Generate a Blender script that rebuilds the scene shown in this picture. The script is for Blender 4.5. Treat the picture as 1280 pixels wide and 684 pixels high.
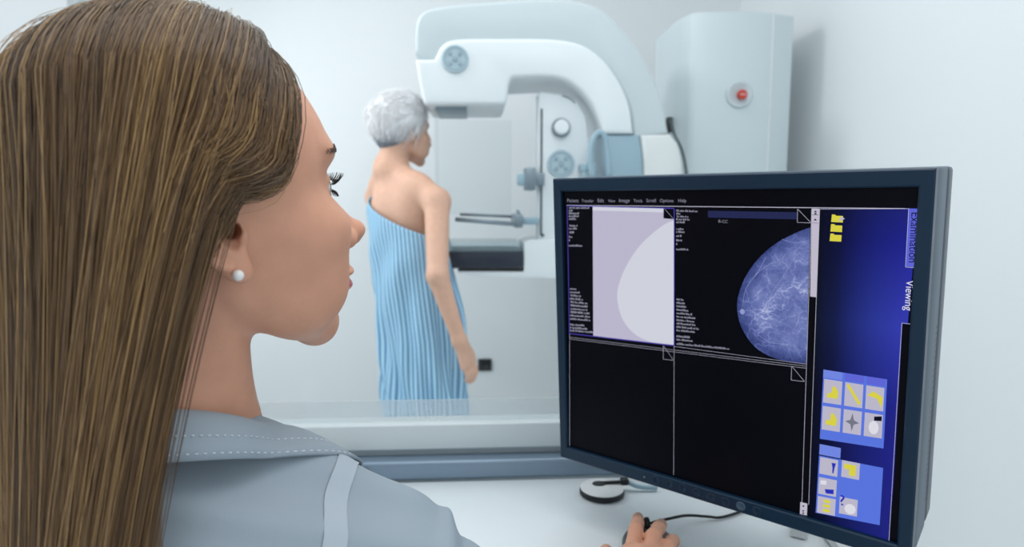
import bpy, bmesh, math, random
import numpy as np
from math import sin, cos, tan, atan, atan2, radians, degrees, pi, sqrt
from mathutils import Vector, Matrix

random.seed(7); RNG = np.random.default_rng(7)
for o in list(bpy.data.objects): bpy.data.objects.remove(o)
SC = bpy.context.scene
COL = SC.collection

# ------------------------------------------------------------------ camera
FPX = 805.0; HOR = 253.0; CAMZ = 1.18
PITCH = atan((342 - HOR) / FPX); YAW = radians(3.3)
cam_d = bpy.data.cameras.new('camera'); cam = bpy.data.objects.new('camera', cam_d); COL.objects.link(cam)
cam.location = (0, 0, CAMZ); cam.rotation_euler = (pi/2 - PITCH, 0, -YAW)
cam_d.sensor_width = 36; cam_d.lens = 36 * FPX / 1280; cam_d.clip_start = .02
cam_d.dof.use_dof = True; cam_d.dof.focus_distance = .54; cam_d.dof.aperture_fstop = 6.5
SC.camera = cam

# ------------------------------------------------------------------ world, lights, exposure
SC.view_settings.view_transform = 'Standard'; SC.view_settings.look = 'None'
SC.view_settings.gamma = 1.0; SC.view_settings.exposure = 0.32
try: SC.view_settings.use_curve_mapping = False
except Exception: pass
W = bpy.data.worlds.new('world'); SC.world = W; W.use_nodes = True
W.node_tree.nodes['Background'].inputs[0].default_value = (.88, .94, 1.0, 1)
W.node_tree.nodes['Background'].inputs[1].default_value = .72
def area(name, loc, target, size, power, col=(1, 1, 1), size_y=None, spread=None):
    L = bpy.data.lights.new(name, 'AREA'); L.energy = power; L.size = size; L.color = col
    if size_y: L.shape = 'RECTANGLE'; L.size_y = size_y
    if spread: L.spread = radians(spread)
    o = bpy.data.objects.new(name, L); COL.objects.link(o); o.location = loc
    o.rotation_euler = (Vector(target) - Vector(loc)).to_track_quat('-Z', 'Y').to_euler()
    return o
area('exam_room_lamp', (-1.50, 2.15, 2.66), (1.2, 2.5, 1.4), .34, 5.0, (1, .99, .99), spread=120)
area('exam_room_ceiling_light', (.35, 1.75, 2.74), (.45, 2.0, 0), .9, 4.2, (1, .985, .98))
area('exam_room_ceiling_light', (-.75, 1.8, 2.74), (-.6, 2.1, 0), .9, 3.0, (1, .985, .98))
area('daylight_at_window', (-1.76, 2.3, 1.60), (.5, 3.0, .3), 1.1, 11.5, (1, .99, .98), 1.4)
area('control_room_fill', (.35, .45, 2.5), (.35, .75, 0), 1.3, 11, (1, .985, .98))  # added fill with no known fixture, brightens desk and sill

# ------------------------------------------------------------------ helpers: image point -> world point (design aid)
FW = np.array([sin(YAW)*cos(PITCH), cos(YAW)*cos(PITCH), -sin(PITCH)])
RT = np.array([cos(YAW), -sin(YAW), 0.0]); UP = np.cross(RT, FW); CC = np.array([0, 0, CAMZ])
def ray(x, y): return FW + RT*(x-640)/FPX - UP*(y-342)/FPX
def at(x, y, d): return CC + ray(x, y)*d
def on_y(x, y, Y): r = ray(x, y); return CC + r*(Y/r[1])
def on_x(x, y, X): r = ray(x, y); return CC + r*(X/r[0])
def on_z(x, y, Z): r = ray(x, y); return CC + r*((Z-CAMZ)/r[2])

# ------------------------------------------------------------------ materials
def lin(c):
    c = [v/255 for v in c]
    return tuple(v/12.92 if v <= .04045 else ((v+.055)/1.055)**2.4 for v in c) + (1,)
def nodes(m): return m.node_tree.nodes, m.node_tree.links
def mat(name, rgb, rough=.5, metal=0, var=.04, scale=30, bump=0, bscale=200, coat=0, spec=.5, sss=0, emit=None, estr=0):
    m = bpy.data.materials.new(name); m.use_nodes = True; N, L = nodes(m); b = N['Principled BSDF']
    c = lin(rgb)
    nz = N.new('ShaderNodeTexNoise'); nz.inputs['Scale'].default_value = scale; nz.inputs['Detail'].default_value = 4
    tc = N.new('ShaderNodeTexCoord'); L.new(tc.outputs['Object'], nz.inputs['Vector'])
    mx = N.new('ShaderNodeMix'); mx.data_type = 'RGBA'
    mx.inputs[6].default_value = tuple(v*(1-var) for v in c[:3])+(1,); mx.inputs[7].default_value = tuple(min(1, v*(1+var)) for v in c[:3])+(1,)
    L.new(nz.outputs['Fac'], mx.inputs[0]); L.new(mx.outputs[2], b.inputs['Base Color'])
    b.inputs['Roughness'].default_value = rough; b.inputs['Metallic'].default_value = metal
    b.inputs['Coat Weight'].default_value = coat; b.inputs['Specular IOR Level'].default_value = spec
    if sss:
        b.inputs['Subsurface Weight'].default_value = sss; b.inputs['Subsurface Radius'].default_value = (1, .35, .2); b.inputs['Subsurface Scale'].default_value = .006
    if bump:
        n2 = N.new('ShaderNodeTexNoise'); n2.inputs['Scale'].default_value = bscale; n2.inputs['Detail'].default_value = 6
        L.new(tc.outputs['Object'], n2.inputs['Vector'])
        bp = N.new('ShaderNodeBump'); bp.inputs['Strength'].default_value = bump; bp.inputs['Distance'].default_value = .002
        L.new(n2.outputs['Fac'], bp.inputs['Height']); L.new(bp.outputs['Normal'], b.inputs['Normal'])
    if emit:
        b.inputs['Emission Color'].default_value = lin(emit); b.inputs['Emission Strength'].default_value = estr
    return m
def screen_mat(name, rgb, s=1.0):
    m = bpy.data.materials.new(name); m.use_nodes = True; N, L = nodes(m); b = N['Principled BSDF']
    b.inputs['Base Color'].default_value = (.003, .003, .005, 1); b.inputs['Roughness'].default_value = .3; b.inputs['Specular IOR Level'].default_value = .06
    b.inputs['Emission Color'].default_value = lin(rgb); b.inputs['Emission Strength'].default_value = s*.707
    return m
def glass_mat(name, tint=(1, 1, 1), refl=1.0, haze=0.0, hazecol=(200, 210, 215)):
    m = bpy.data.materials.new(name); m.use_nodes = True; N, L = nodes(m); N.remove(N['Principled BSDF']); out = N['Material Output']
    tr = N.new('ShaderNodeBsdfTransparent'); tr.inputs[0].default_value = tint + (1,)
    gl = N.new('ShaderNodeBsdfGlossy'); gl.inputs['Roughness'].default_value = .02
    fr = N.new('ShaderNodeFresnel'); fr.inputs['IOR'].default_value = 1.45
    mul = N.new('ShaderNodeMath'); mul.operation = 'MULTIPLY'; mul.inputs[1].default_value = refl; 
    ge = N.new('ShaderNodeNewGeometry'); iv = N.new('ShaderNodeMath'); iv.operation = 'SUBTRACT'; iv.inputs[0].default_value = 1; L.new(ge.outputs['Backfacing'], iv.inputs[1])
    m0 = N.new('ShaderNodeMath'); m0.operation = 'MULTIPLY'; L.new(fr.outputs[0], m0.inputs[0]); L.new(iv.outputs[0], m0.inputs[1]); L.new(m0.outputs[0], mul.inputs[0])      # a thin sheet: no inner total reflection
    mx = N.new('ShaderNodeMixShader'); L.new(mul.outputs[0], mx.inputs[0]); L.new(tr.outputs[0], mx.inputs[1]); L.new(gl.outputs[0], mx.inputs[2])
    last = mx
    if haze:
        df = N.new('ShaderNodeBsdfDiffuse'); df.inputs[0].default_value = lin(hazecol)
        m2 = N.new('ShaderNodeMixShader'); m2.inputs[0].default_value = haze
        L.new(mx.outputs[0], m2.inputs[1]); L.new(df.outputs[0], m2.inputs[2]); last = m2
    L.new(last.outputs[0], out.inputs['Surface'])
    return m
M = {}
M['wall'] = mat('white painted wall', (229, 233, 235), .7, var=.015, scale=3, bump=.08, bscale=350)
M['ceiling'] = mat('white ceiling', (232, 236, 238), .8, var=.01, scale=5)
M['floor'] = mat('pale vinyl floor', (222, 227, 229), .35, var=.05, scale=8)
M['desk'] = mat('white laminate', (224, 232, 235), .32, var=.012, scale=40, bump=.02, bscale=500)
M['sill'] = mat('pale grey lacquer', (206, 216, 218), .35, var=.015, scale=10)
M['channel'] = mat('grey aluminium', (128, 148, 166), .38, .25, var=.03, scale=60)
M['rubber'] = mat('black rubber', (16, 20, 24), .6)
M['bezel'] = mat('charcoal monitor plastic', (13, 42, 64), .34, spec=.3, var=.05, scale=300, bump=.05, bscale=1500)
M['bezel2'] = mat('grey monitor side plastic', (58, 80, 98), .45, var=.05, scale=300)
M['black'] = mat('black plastic', (12, 16, 20), .4)
M['mouse'] = mat('dark mouse plastic', (22, 32, 34), .3)
M['mach'] = mat('white machine enamel', (232, 238, 241), .38, var=.01, scale=6)
M['mach2'] = mat('pale grey machine enamel', (202, 213, 217), .42, var=.012, scale=6)
M['dialgrey'] = mat('pale blue button plastic', (150, 172, 184), .45)
M['dial'] = mat('pale blue dial plastic', (176, 198, 208), .42, var=.02)
M['bluegrey'] = mat('blue grey plastic', (150, 178, 192), .42, var=.02)
M['steel'] = mat('brushed grey metal', (132, 146, 156), .35, .5, var=.05, scale=90)
M['darkgrey'] = mat('dark slot', (58, 78, 84), .5)
M['navy'] = mat('dark blue receptor plastic', (16, 30, 50), .28, var=.25, scale=14)
M['red'] = mat('red button plastic', (200, 52, 38), .4)
M['offwhite'] = mat('off white plastic', (222, 226, 226), .4, var=.01)
M['glass'] = glass_mat('observation glass', (.975, .988, .988), .55)
M['ledge_haze'] = glass_mat('painted ledge reflection haze', (.96, .98, .98), .6, .30, (228, 234, 236))  # pale haze colour stands in for the ledge reflected in the glass
M['acrylic'] = glass_mat('clear acrylic', (.97, .985, .985), .35, .012)
M['acrylic2'] = glass_mat('smoky acrylic', (.86, .92, .94), 1.0, .18, (190, 208, 214))

# ------------------------------------------------------------------ object helpers
WL = {}
def setp(o, label=None, cat=None, group=None, kind=None):
    if label: o['label'] = label
    if cat: o['category'] = cat
    if group: o['group'] = group
    if kind: o['kind'] = kind
    return o
def empty(name, loc, label, cat, group=None):
    o = bpy.data.objects.new(name, None); COL.objects.link(o); o.location = loc; o.empty_display_size = .05
    WL[o.name] = np.array(loc, float); return setp(o, label, cat, group)
def link(me, name, parent, c, m):
    for mm in (m if isinstance(m, (list, tuple)) else [m]): me.materials.append(mm)
    o = bpy.data.objects.new(name, me); COL.objects.link(o); WL[o.name] = np.array(c, float)
    if parent is not None:
        o.parent = parent; o.location = Vector(np.array(c) - WL[parent.name])
    else: o.location = Vector(c)
    return o
def mk(name, VF, m, parent=None, smooth=True, attrs=None, mi=None, angle=None):
    """one mesh object from (vertices, faces); vertices in world space"""
    V, F = VF; V = np.asarray(V, np.float64).reshape(-1, 3); c = (V.min(0)+V.max(0))/2
    me = bpy.data.meshes.new(name)
    if isinstance(F, np.ndarray):
        n, k = F.shape
        me.vertices.add(len(V)); me.vertices.foreach_set('co', (V-c).astype(np.float32).ravel())
        me.loops.add(n*k); me.loops.foreach_set('vertex_index', F.astype(np.int32).ravel())
        me.polygons.add(n); me.polygons.foreach_set('loop_start', np.arange(0, n*k, k, dtype=np.int32))
        me.update(calc_edges=True)
    else:
        me.from_pydata([tuple(v) for v in (V-c)], [], [tuple(f) for f in F])
    if attrs:
        for an, vals in attrs.items():
            a = me.attributes.new(an, 'FLOAT', 'POINT'); a.data.foreach_set('value', np.asarray(vals, np.float32))
    if mi is not None: me.polygons.foreach_set('material_index', np.asarray(mi, np.int32))
    me.polygons.foreach_set('use_smooth', [bool(smooth)]*len(me.polygons))
    me.update()
    if smooth and angle:
        try: me.set_sharp_from_angle(angle=radians(angle))
        except Exception: pass
    return link(me, name, parent, c, m)
def bmvf(bm):
    bmesh.ops.recalc_face_normals(bm, faces=bm.faces); bm.verts.ensure_lookup_table(); bm.verts.index_update()
    V = [tuple(v.co) for v in bm.verts]; F = [[v.index for v in f.verts] for f in bm.faces]; bm.free(); return V, F
def join(*parts):
    V = []; F = []
    for v, f in parts:
        k = len(V); V += [tuple(x) for x in v]; F += [[i+k for i in q] for q in f]
    return V, F
def box(lo, hi, bev=0, seg=2):
    bm = bmesh.new(); bmesh.ops.create_cube(bm, size=1)
    lo = np.array(lo); hi = np.array(hi)
    for v in bm.verts: v.co = Vector((lo+hi)/2 + np.array(v.co)*(hi-lo))
    if bev: bmesh.ops.bevel(bm, geom=list(bm.edges), offset=bev, segments=seg, affect='EDGES', profile=.5)
    return bmvf(bm)
def obox(c, ax, ay, az, size, bev=0, seg=2):
    """box oriented along unit axes ax, ay, az"""
    V, F = box(-np.array(size)/2, np.array(size)/2, bev, seg); V = np.array(V)
    return (np.array(c) + V[:, :1]*np.array(ax) + V[:, 1:2]*np.array(ay) + V[:, 2:]*np.array(az)).tolist(), F
def prism(pts, ext, bev=0, seg=3, only_caps=True):
    """planar outline (3D points) extruded along ext, rim edges bevelled"""
    bm = bmesh.new(); vs = [bm.verts.new(Vector(p)) for p in pts]; f = bm.faces.new(vs)
    r = bmesh.ops.extrude_face_region(bm, geom=[f]); nv = [g for g in r['geom'] if isinstance(g, bmesh.types.BMVert)]
    bmesh.ops.translate(bm, verts=nv, vec=Vector(ext)); bm.normal_update()
    if bev:
        e_d = Vector(ext).normalized()
        es = [e for e in bm.edges if abs((e.verts[0].co-e.verts[1].co).normalized().dot(e_d)) < .5]
        bmesh.ops.bevel(bm, geom=es, offset=bev, segments=seg, affect='EDGES', profile=.5, clamp_overlap=True)
    return bmvf(bm)
def frame(axis):
    a = np.array(axis, float); a /= np.linalg.norm(a)
    t = np.array([0, 0, 1.]) if abs(a[2]) < .9 else np.array([1., 0, 0])
    u = np.cross(t, a); u /= np.linalg.norm(u); return a, u, np.cross(a, u)
def lathe(prof, c, axis=(0, 0, 1), n=32):
    """profile [(radius, height)] turned about axis through c"""
    a, u, v = frame(axis); V = []; F = []; c = np.array(c, float)
    for r, h in prof:
        for k in range(n): t = 2*pi*k/n; V.append(c + a*h + (u*cos(t)+v*sin(t))*max(r, 1e-5))
    for i in range(len(prof)-1):
        for k in range(n): F.append([i*n+k, i*n+(k+1) % n, (i+1)*n+(k+1) % n, (i+1)*n+k])
    F.append(list(range(n))[::-1]); F.append([(len(prof)-1)*n+k for k in range(n)])
    return V, F
def catmull(P, n):
    P = np.array(P, float); Q = np.vstack([2*P[0]-P[1], P, 2*P[-1]-P[-2]]); out = []
    for i in range(1, len(Q)-2):
        for k in range(n):
            t = k/n; a, b, c, d = Q[i-1], Q[i], Q[i+1], Q[i+2]
            out.append(.5*((2*b)+(c-a)*t+(2*a-5*b+4*c-d)*t*t+(3*b-a-3*c+d)*t**3))
    out.append(P[-1]); return np.array(out)
def tube(P, r, n=8, cat=0):
    P = catmull(P, cat) if cat else np.array(P, float); m = len(P)
    rr = np.full(m, r) if np.isscalar(r) else np.interp(np.linspace(0, 1, m), np.linspace(0, 1, len(r)), r)
    T = np.gradient(P, axis=0); T /= np.linalg.norm(T, axis=1)[:, None]+1e-12
    _, u, _ = frame(T[0]); V = []; F = []
    for i in range(m):
        u = u - T[i]*np.dot(u, T[i]); u /= np.linalg.norm(u)+1e-12; w = np.cross(T[i], u)
        for k in range(n): a = 2*pi*k/n; V.append(P[i]+(u*cos(a)+w*sin(a))*rr[i])
    for i in range(m-1):
        for k in range(n): F.append([i*n+k, i*n+(k+1) % n, (i+1)*n+(k+1) % n, (i+1)*n+k])
    F.append(list(range(n))[::-1]); F.append([(m-1)*n+k for k in range(n)])
    return V, F
def sphere(c, r, n=24, m=14):
    r = np.array([r]*3 if np.isscalar(r) else r, float); V = []; F = []
    for i in range(m+1):
        p = pi*i/m
        for k in range(n): t = 2*pi*k/n; V.append(np.array(c)+r*np.array([max(sin(p), 1e-4)*cos(t), max(sin(p), 1e-4)*sin(t), cos(p)]))
    for i in range(m):
        for k in range(n): F.append([i*n+k, (i+1)*n+k, (i+1)*n+(k+1) % n, i*n+(k+1) % n])
    return V, F

# ------------------------------------------------------------------ implicit surfaces (bodies and cloth)
def smin(a, b, k):
    h = np.clip(.5+.5*(b-a)/k, 0, 1); return b+(a-b)*h-k*h*(1-h)
def smax(a, b, k): return -smin(-a, -b, k)
def s_ell(p, c, r):
    r = np.asarray(r, np.float32); q = (p-np.asarray(c, np.float32))/r; k0 = np.sqrt((q*q).sum(1)); q /= r
    return k0*(k0-1)/(np.sqrt((q*q).sum(1))+1e-9)
def s_cap(p, a, b, ra, rb=None):
    a = np.asarray(a, np.float32); b = np.asarray(b, np.float32); rb = ra if rb is None else rb
    ab = b-a; t = np.clip(((p-a)@ab)/(ab@ab+1e-12), 0, 1)[:, None]; d = p-a-t*ab
    return np.sqrt((d*d).sum(1))-(ra+(rb-ra)*t[:, 0])
def nets(fn, lo, hi, h, newton=2):
    lo = np.array(lo, float); hi = np.array(hi, float); nc = np.ceil((hi-lo)/(4*h)).astype(int)+1; n = nc*4
    def ev(P):
        out = np.empty(len(P), np.float32)
        for i in range(0, len(P), 300000): out[i:i+300000] = fn(P[i:i+300000].astype(np.float32))
        return out
    g = np.stack(np.meshgrid(*[lo[a]+(np.arange(nc[a])*4+1.5)*h for a in range(3)], indexing='ij'), -1).reshape(-1, 3)
    cv = ev(g).reshape(nc); D = np.repeat(np.repeat(np.repeat(cv, 4, 0), 4, 1), 4, 2)
    idx = np.argwhere(np.abs(D) < 7*h); D[tuple(idx.T)] = ev(lo+idx*h)
    S = D < 0
    cells = np.zeros(tuple(n-1), bool); cnt = np.zeros(tuple(n-1), np.int8)
    for dx in (0, 1):
        for dy in (0, 1):
            for dz in (0, 1): cnt += S[dx:n[0]-1+dx, dy:n[1]-1+dy, dz:n[2]-1+dz]
    act = np.argwhere((cnt > 0) & (cnt < 8)); ids = -np.ones(tuple(n-1), np.int32); ids[tuple(act.T)] = np.arange(len(act))
    acc = np.zeros((len(act), 3)); num = np.zeros(len(act))
    cor = [(x, y, z) for x in (0, 1) for y in (0, 1) for z in (0, 1)]
    for a in cor:
        for ax in range(3):
            if a[ax]: continue
            b = list(a); b[ax] = 1
            va = D[tuple((act+a).T)]; vb = D[tuple((act+b).T)]; mk_ = (va < 0) != (vb < 0)
            t = np.where(mk_, va/(va-vb+1e-20), 0); p = act+np.array(a)+0.0; p[:, ax] += t
            acc[mk_] += p[mk_]; num += mk_
    V = lo+acc/num[:, None]*h
    Q = []
    for ax in range(3):
        sl0 = [slice(1, n[k]-1) for k in range(3)]; sl1 = list(sl0); sl0[ax] = slice(0, n[ax]-1); sl1[ax] = slice(1, n[ax])
        A = S[tuple(sl0)]; B = S[tuple(sl1)]; u, w = (ax+1) % 3, (ax+2) % 3
        for flip, msk in ((0, A & ~B), (1, ~A & B)):
            e = np.argwhere(msk); off = np.ones(3, int); off[ax] = 0; e = e+off
            if not len(e): continue
            c = []
            for du, dw in ((-1, -1), (0, -1), (0, 0), (-1, 0)):
                q = e.copy(); q[:, u] += du; q[:, w] += dw; c.append(ids[tuple(q.T)])
            q = np.stack(c, 1); Q.append(q[:, ::-1] if flip else q)
    Q = np.vstack(Q)
    for _ in range(newton):
        f0 = ev(V); G = np.stack([(ev(V+h*.4*e)-ev(V-h*.4*e))/(h*.8) for e in np.eye(3)], 1)
        st = np.clip(f0/((G*G).sum(1)+1e-3), -h*.7, h*.7); V = V-G*st[:, None]
    return V, Q
def tab(z, x, sig=.004):
    zz = np.linspace(min(z)-.02, max(z)+.02, 500); xx = np.interp(zz, z, x); d = zz[1]-zz[0]
    k = np.exp(-.5*((np.arange(-40, 41)*d)/sig)**2); k /= k.sum(); xs = np.convolve(np.pad(xx, 40, mode='edge'), k, 'valid')
    return lambda q: np.interp(q, zz, xs)

# ------------------------------------------------------------------ the setting
YP = .985                                            # near face of the low partition below the glass
YB = 3.40; XR = on_y(925, 5, YB)[0]; XL = -1.8; ZC = 2.8
def wall(name, V, m): o = mk(name, V, m, smooth=False); o['kind'] = 'structure'; return o
wall('floor', box((XL-.1, -1.6, -.05), (XR+.1, YB+.1, 0)), M['floor'])
wall('wall_back', box((XL-.1, YB, 0), (XR+.1, YB+.1, ZC)), M['wall'])
wall('wall_right', box((XR, -1.6, 0), (XR+.1, YB, ZC)), M['wall'])
wy0, wy1, wz0, wz1 = 1.55, 3.25, .95, 2.5
wall('wall_left', join(box((XL-.1, -1.6, 0), (XL, wy0, ZC)), box((XL-.1, wy1, 0), (XL, YB, ZC)),
     box((XL-.1, wy0, 0), (XL, wy1, wz0)), box((XL-.1, wy0, wz1), (XL, wy1, ZC))), M['wall'])
wall('ceiling', box((XL-.1, .9, ZC), (XR+.1, YB+.1, ZC+.05)), M['ceiling'])
wn = wall('window_1', join(box((XL-.07, wy0, wz0), (XL-.02, wy0+.05, wz1), .004), box((XL-.07, wy1-.05, wz0), (XL-.02, wy1, wz1), .004),
     box((XL-.07, wy0, wz0), (XL-.02, wy1, wz0+.05), .004), box((XL-.07, wy0, wz1-.05), (XL-.02, wy1, wz1), .004)), M['offwhite'])
mk('pane', box((XL-.05, wy0+.05, wz0+.05), (XL-.044, wy1-.05, wz1-.05)), M['glass'], wn, smooth=False)
XE = .66
ZS = on_y(500, 531, YP)[2]; ZL = on_y(500, 572, YP)[2]; ZD = .75
wall('wall_front', box((XL, YP+.012, 0), (XE, YP+.034, ZS-.012)), M['sill'])
o = mk('trim_1', box((XL, YP-.002, ZL+.012), (XE, YP+.040, ZS), .003, 3), M['sill'], smooth=True, angle=40); o['kind'] = 'structure'
o = mk('trim_2', join(box((XL, YP-.022, ZD+.0005), (XE, YP+.012, ZL+.001), .006, 3)), M['channel'], smooth=True, angle=40); o['kind'] = 'structure'
gw = wall('window_2', prism([(XL, YP+.016, ZS-.004), (XE, YP+.016, ZS-.004), (XE, YP+.016, .004), (XR, YP+.016, .004), (XR, YP+.016, 2.6), (XL, YP+.016, 2.6)], (0, .010, 0)), M['glass'])
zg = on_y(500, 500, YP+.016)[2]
mk('ledge_reflection', box((XL, YP+.0135, ZS+.0005), (XE, YP+.0155, zg)), M['ledge_haze'], gw, smooth=False)  # thin sheet added on the pane, ledge reflection painted as haze

# wall socket
sp = on_y(606, 456, YB); sk = empty('wall_socket', (sp[0], YB, sp[2]-.033), 'small black wall socket low on the back wall beside the hand of the patient', 'socket')
mk('plate', box((sp[0]-.036, YB-.012, sp[2]-.033), (sp[0]+.036, YB-.0002, sp[2]+.033), .004), M['black'], sk, angle=40)
mk('insert', lathe([(.022, 0), (.022, .003), (.018, .003), (.018, .001)], (sp[0], YB-.012, sp[2]), (0, -1, 0), 20), M['rubber'], sk)

# ------------------------------------------------------------------ desk
dk = empty('desk', (-.1, .8, 0), 'white laminate desk top under the monitor and mouse', 'desk')
mk('desk_top', box((-1.5, .655, ZD-.028), (.545, YP-.0235, ZD), .002), M['desk'], dk, angle=40)
for x in (-1.42, .49):
    mk('leg', box((x, .70, 0), (x+.04, .94, ZD-.0285), .003), M['steel'], dk, angle=40)

# ------------------------------------------------------------------ mammography unit
YM = 2.30
mu = empty('mammography_unit', tuple(on_y(915, 300, 2.6)*np.array([1, 1, 0])), 'large white mammography machine with curved arm, tall column and patient support', 'medical machine')
def P(x, y, Y=YM): return on_y(x, y, Y)
def sm(pts, n=5): return catmull(pts, n)
# curved arm: outer shell
outer = [(519, 66), (519.5, 34), (526, 17), (545, 9), (600, 3), (660, -1), (715, 0), (752, 12), (783, 42), (808, 80), (826, 122), (836, 167)]
inner_top = [(792, 167), (787, 132), (772, 98), (745, 66), (705, 50), (620, 48), (572, 49), (553, 56), (543, 74)]
shell = [P(*q) for q in sm(outer, 4)] + [P(x+1, y+6) for x, y in sm(inner_top, 4)]
mk('arm_shell', prism(shell, (0, .34, 0), .022, 4), M['mach2'], mu, angle=50)
# inner front panel with the tube head
low = [(523, 98), (529, 126), (534, 131)]
low2 = [(627, 131), (633, 127), (637, 103), (642, 97), (690, 96), (716, 105), (738, 126), (750, 150), (755, 167)]
panel = [P(519.5, 74, YM-.012)] + [P(*q, YM-.012) for q in sm(low, 3)] + [P(*q, YM-.012) for q in sm(low2[:4], 3)[:-1]] + [P(*q, YM-.012) for q in sm(low2[3:], 4)] + [P(*q, YM-.012) for q in sm(inner_top, 4)]
ap = mk('arm_panel', prism(panel, (0, .364, 0), .014, 4), M['mach'], mu, angle=50)
def dial(px, py, Y, r, name, parent):
    c = P(px, py, Y); d = mk(name, lathe([(0, 0), (r, 0), (r, .005), (r*.93, .008), (r*.86, .0065), (r*.84, .0065), (0, .0065)], c, (0, -1, 0), 40), M['dial'], parent, angle=35)
    for k in range(4):
        a = k*pi/2+pi/4
        mk('button', box(c+np.array([cos(a)*r*.5-r*.14, -.0095, sin(a)*r*.5-r*.14]), c+np.array([cos(a)*r*.5+r*.14, -.006, sin(a)*r*.5+r*.14]), r*.05), M['dialgrey'], d, angle=40)
    mk('button', lathe([(r*.22, 0), (r*.22, .0035), (r*.16, .0045), (0, .0045)], c+np.array([0, -.006, 0]), (0, -1, 0), 16), M['dialgrey'], d, angle=40)
    tt = np.linspace(0, 2*pi, 41)
    mk('ring', tube([c+np.array([cos(t)*r*.78, -.007, sin(t)*r*.78]) for t in tt], r*.035, 6), M['dialgrey'], d)
dial(569, 74, YM-.013, .047, 'control_dial', ap)
cp = P(564, 135, YM+.06); mk('collimator', join(box((cp[0]-.055, YM+.03, cp[2]-.014), (cp[0]+.055, YM+.26, P(564, 130)[2]), .004)), M['steel'], mu, angle=40)
# clear face shield hanging from the tube head
fs0 = P(542, 137, YM+.02); fs1 = P(645, 270, YM+.02)
mk('face_shield', box((fs0[0], YM+.02, fs1[2]), (fs0[0]+.004, YM+.30, fs0[2]), .0015), M['acrylic'], mu, smooth=False)
mk('shield_panel', box((fs0[0]+.006, YM+.30, fs1[2]), (fs1[0], YM+.304, fs0[2]), .0015), M['acrylic'], mu, smooth=False)
# rear panel with slide track
YR = YM+.05
rp_px = [(672, 118), (676, 114), (700, 117), (722, 126), (733, 145), (737, 180), (740, 300), (672, 300)]
rpan = mk('stand_panel', prism([P(x, y, YR) for x, y in rp_px], (0, .07, 0), .01, 3), M['mach'], mu, angle=45)
a, b = P(677, 136, YR), P(678, 294, YR)
mk('track', box((a[0]-.0035, YR-.0035, b[2]), (a[0]+.0035, YR+.004, a[2]), .001), M['darkgrey'], rpan, smooth=False)
mk('track_stop', lathe([(.006, 0), (.006, .006), (0, .006)], b+np.array([0, -.001, 0]), (0, -1, 0), 12), M['darkgrey'], rpan, angle=40)
mk('seam', tube([P(x, y, YR-.0005) for x, y in ((703, 119.5), (712, 123), (719, 129))], .0022, 6, 4), M['steel'], rpan)
kc = P(701, 160, YR); kb = mk('knob_ring', lathe([(.034, 0), (.034, .010), (.030, .013), (.024, .013)], kc, (0, -1, 0), 32), M['steel'], rpan, angle=35)
mk('knob', lathe([(.026, .004), (.026, .034), (.022, .039), (0, .039)], kc, (0, -1, 0), 32), M['mach'], kb if False else rpan, angle=35)
dial(701, 205, YR-.001, .050, 'stand_dial', rpan)
# compression clamp and paddle
cl = P(664, 224, YR-.03)
mk('paddle_clamp', join(box(P(656, 238, YR-.05), P(670, 209, YR-.05)+np.array([0, .07, 0]), .006), box(P(664, 232, YR-.04), P(681, 216, YR-.04)+np.array([0, .045, 0]), .004)), M['steel'], mu, angle=40)
mk('clamp_grip', box(P(647, 232, YR-.045), P(658, 217, YR-.045)+np.array([0, .05, 0]), .006), M['bluegrey'], mu, angle=40)
pb = mk('paddle_bracket', join(box(P(643, 285, YR-.09), P(654, 268, YR-.09)+np.array([0, .22, 0]), .006), tube([P(649, 268, YR-.08), P(647, 264, YR-.06)], .006, 10)), M['steel'], mu, angle=40)
mk('paddle_shaft', box(P(654, 281, YR-.03), P(673, 272, YR-.03)+np.array([0, .05, 0]), .003), M['bluegrey'], mu, angle=40)
mk('rail', tube([P(569, 274, YR-.09), P(645, 280, YR-.09)], .0075, 10), M['steel'], mu)
mk('rail', tube([P(575, 268, YR+.12), P(645, 271, YR+.12)], .0055, 10), M['steel'], mu)
q0, q1 = P(569, 276, YR-.09), P(645, 282, YR-.09)
mk('compression_paddle', prism([q0, q1, q1+np.array([0, .21, 0]), q0+np.array([0, .21, 0])], (0, 0, -.004), 0), M['acrylic2'], mu, smooth=False)
# image receptor and lower arm
r0, r1 = P(560, 336, YM-.01), P(654, 316, YM-.01)
mk('image_receptor', box((r0[0], YM-.01, r0[2]), (r1[0], YM+.28, r1[2]+.006), .006), M['navy'], mu, angle=40)
t0, t1 = P(560, 313, YM-.02), P(652, 304, YM-.02)
mk('receptor_cover', box((t0[0], YM-.02, r1[2]+.0065), (t1[0], YM+.29, t1[2]), .003), M['acrylic2'], mu, angle=40)
la_top = [(655, 340), (655, 304), (662, 300), (740, 299), (757, 297), (800, 300)]
la_bot = [(800, 420), (775, 418), (745, 370), (715, 350), (690, 348), (640, 347), (600, 345), (575, 342), (572, 339.5)]
mk('lower_arm', prism([P(*q) for q in la_top] + [P(*q) for q in sm(la_bot, 3)], (0, .30, 0), .012, 3), M['mach'], mu, angle=45)
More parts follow.
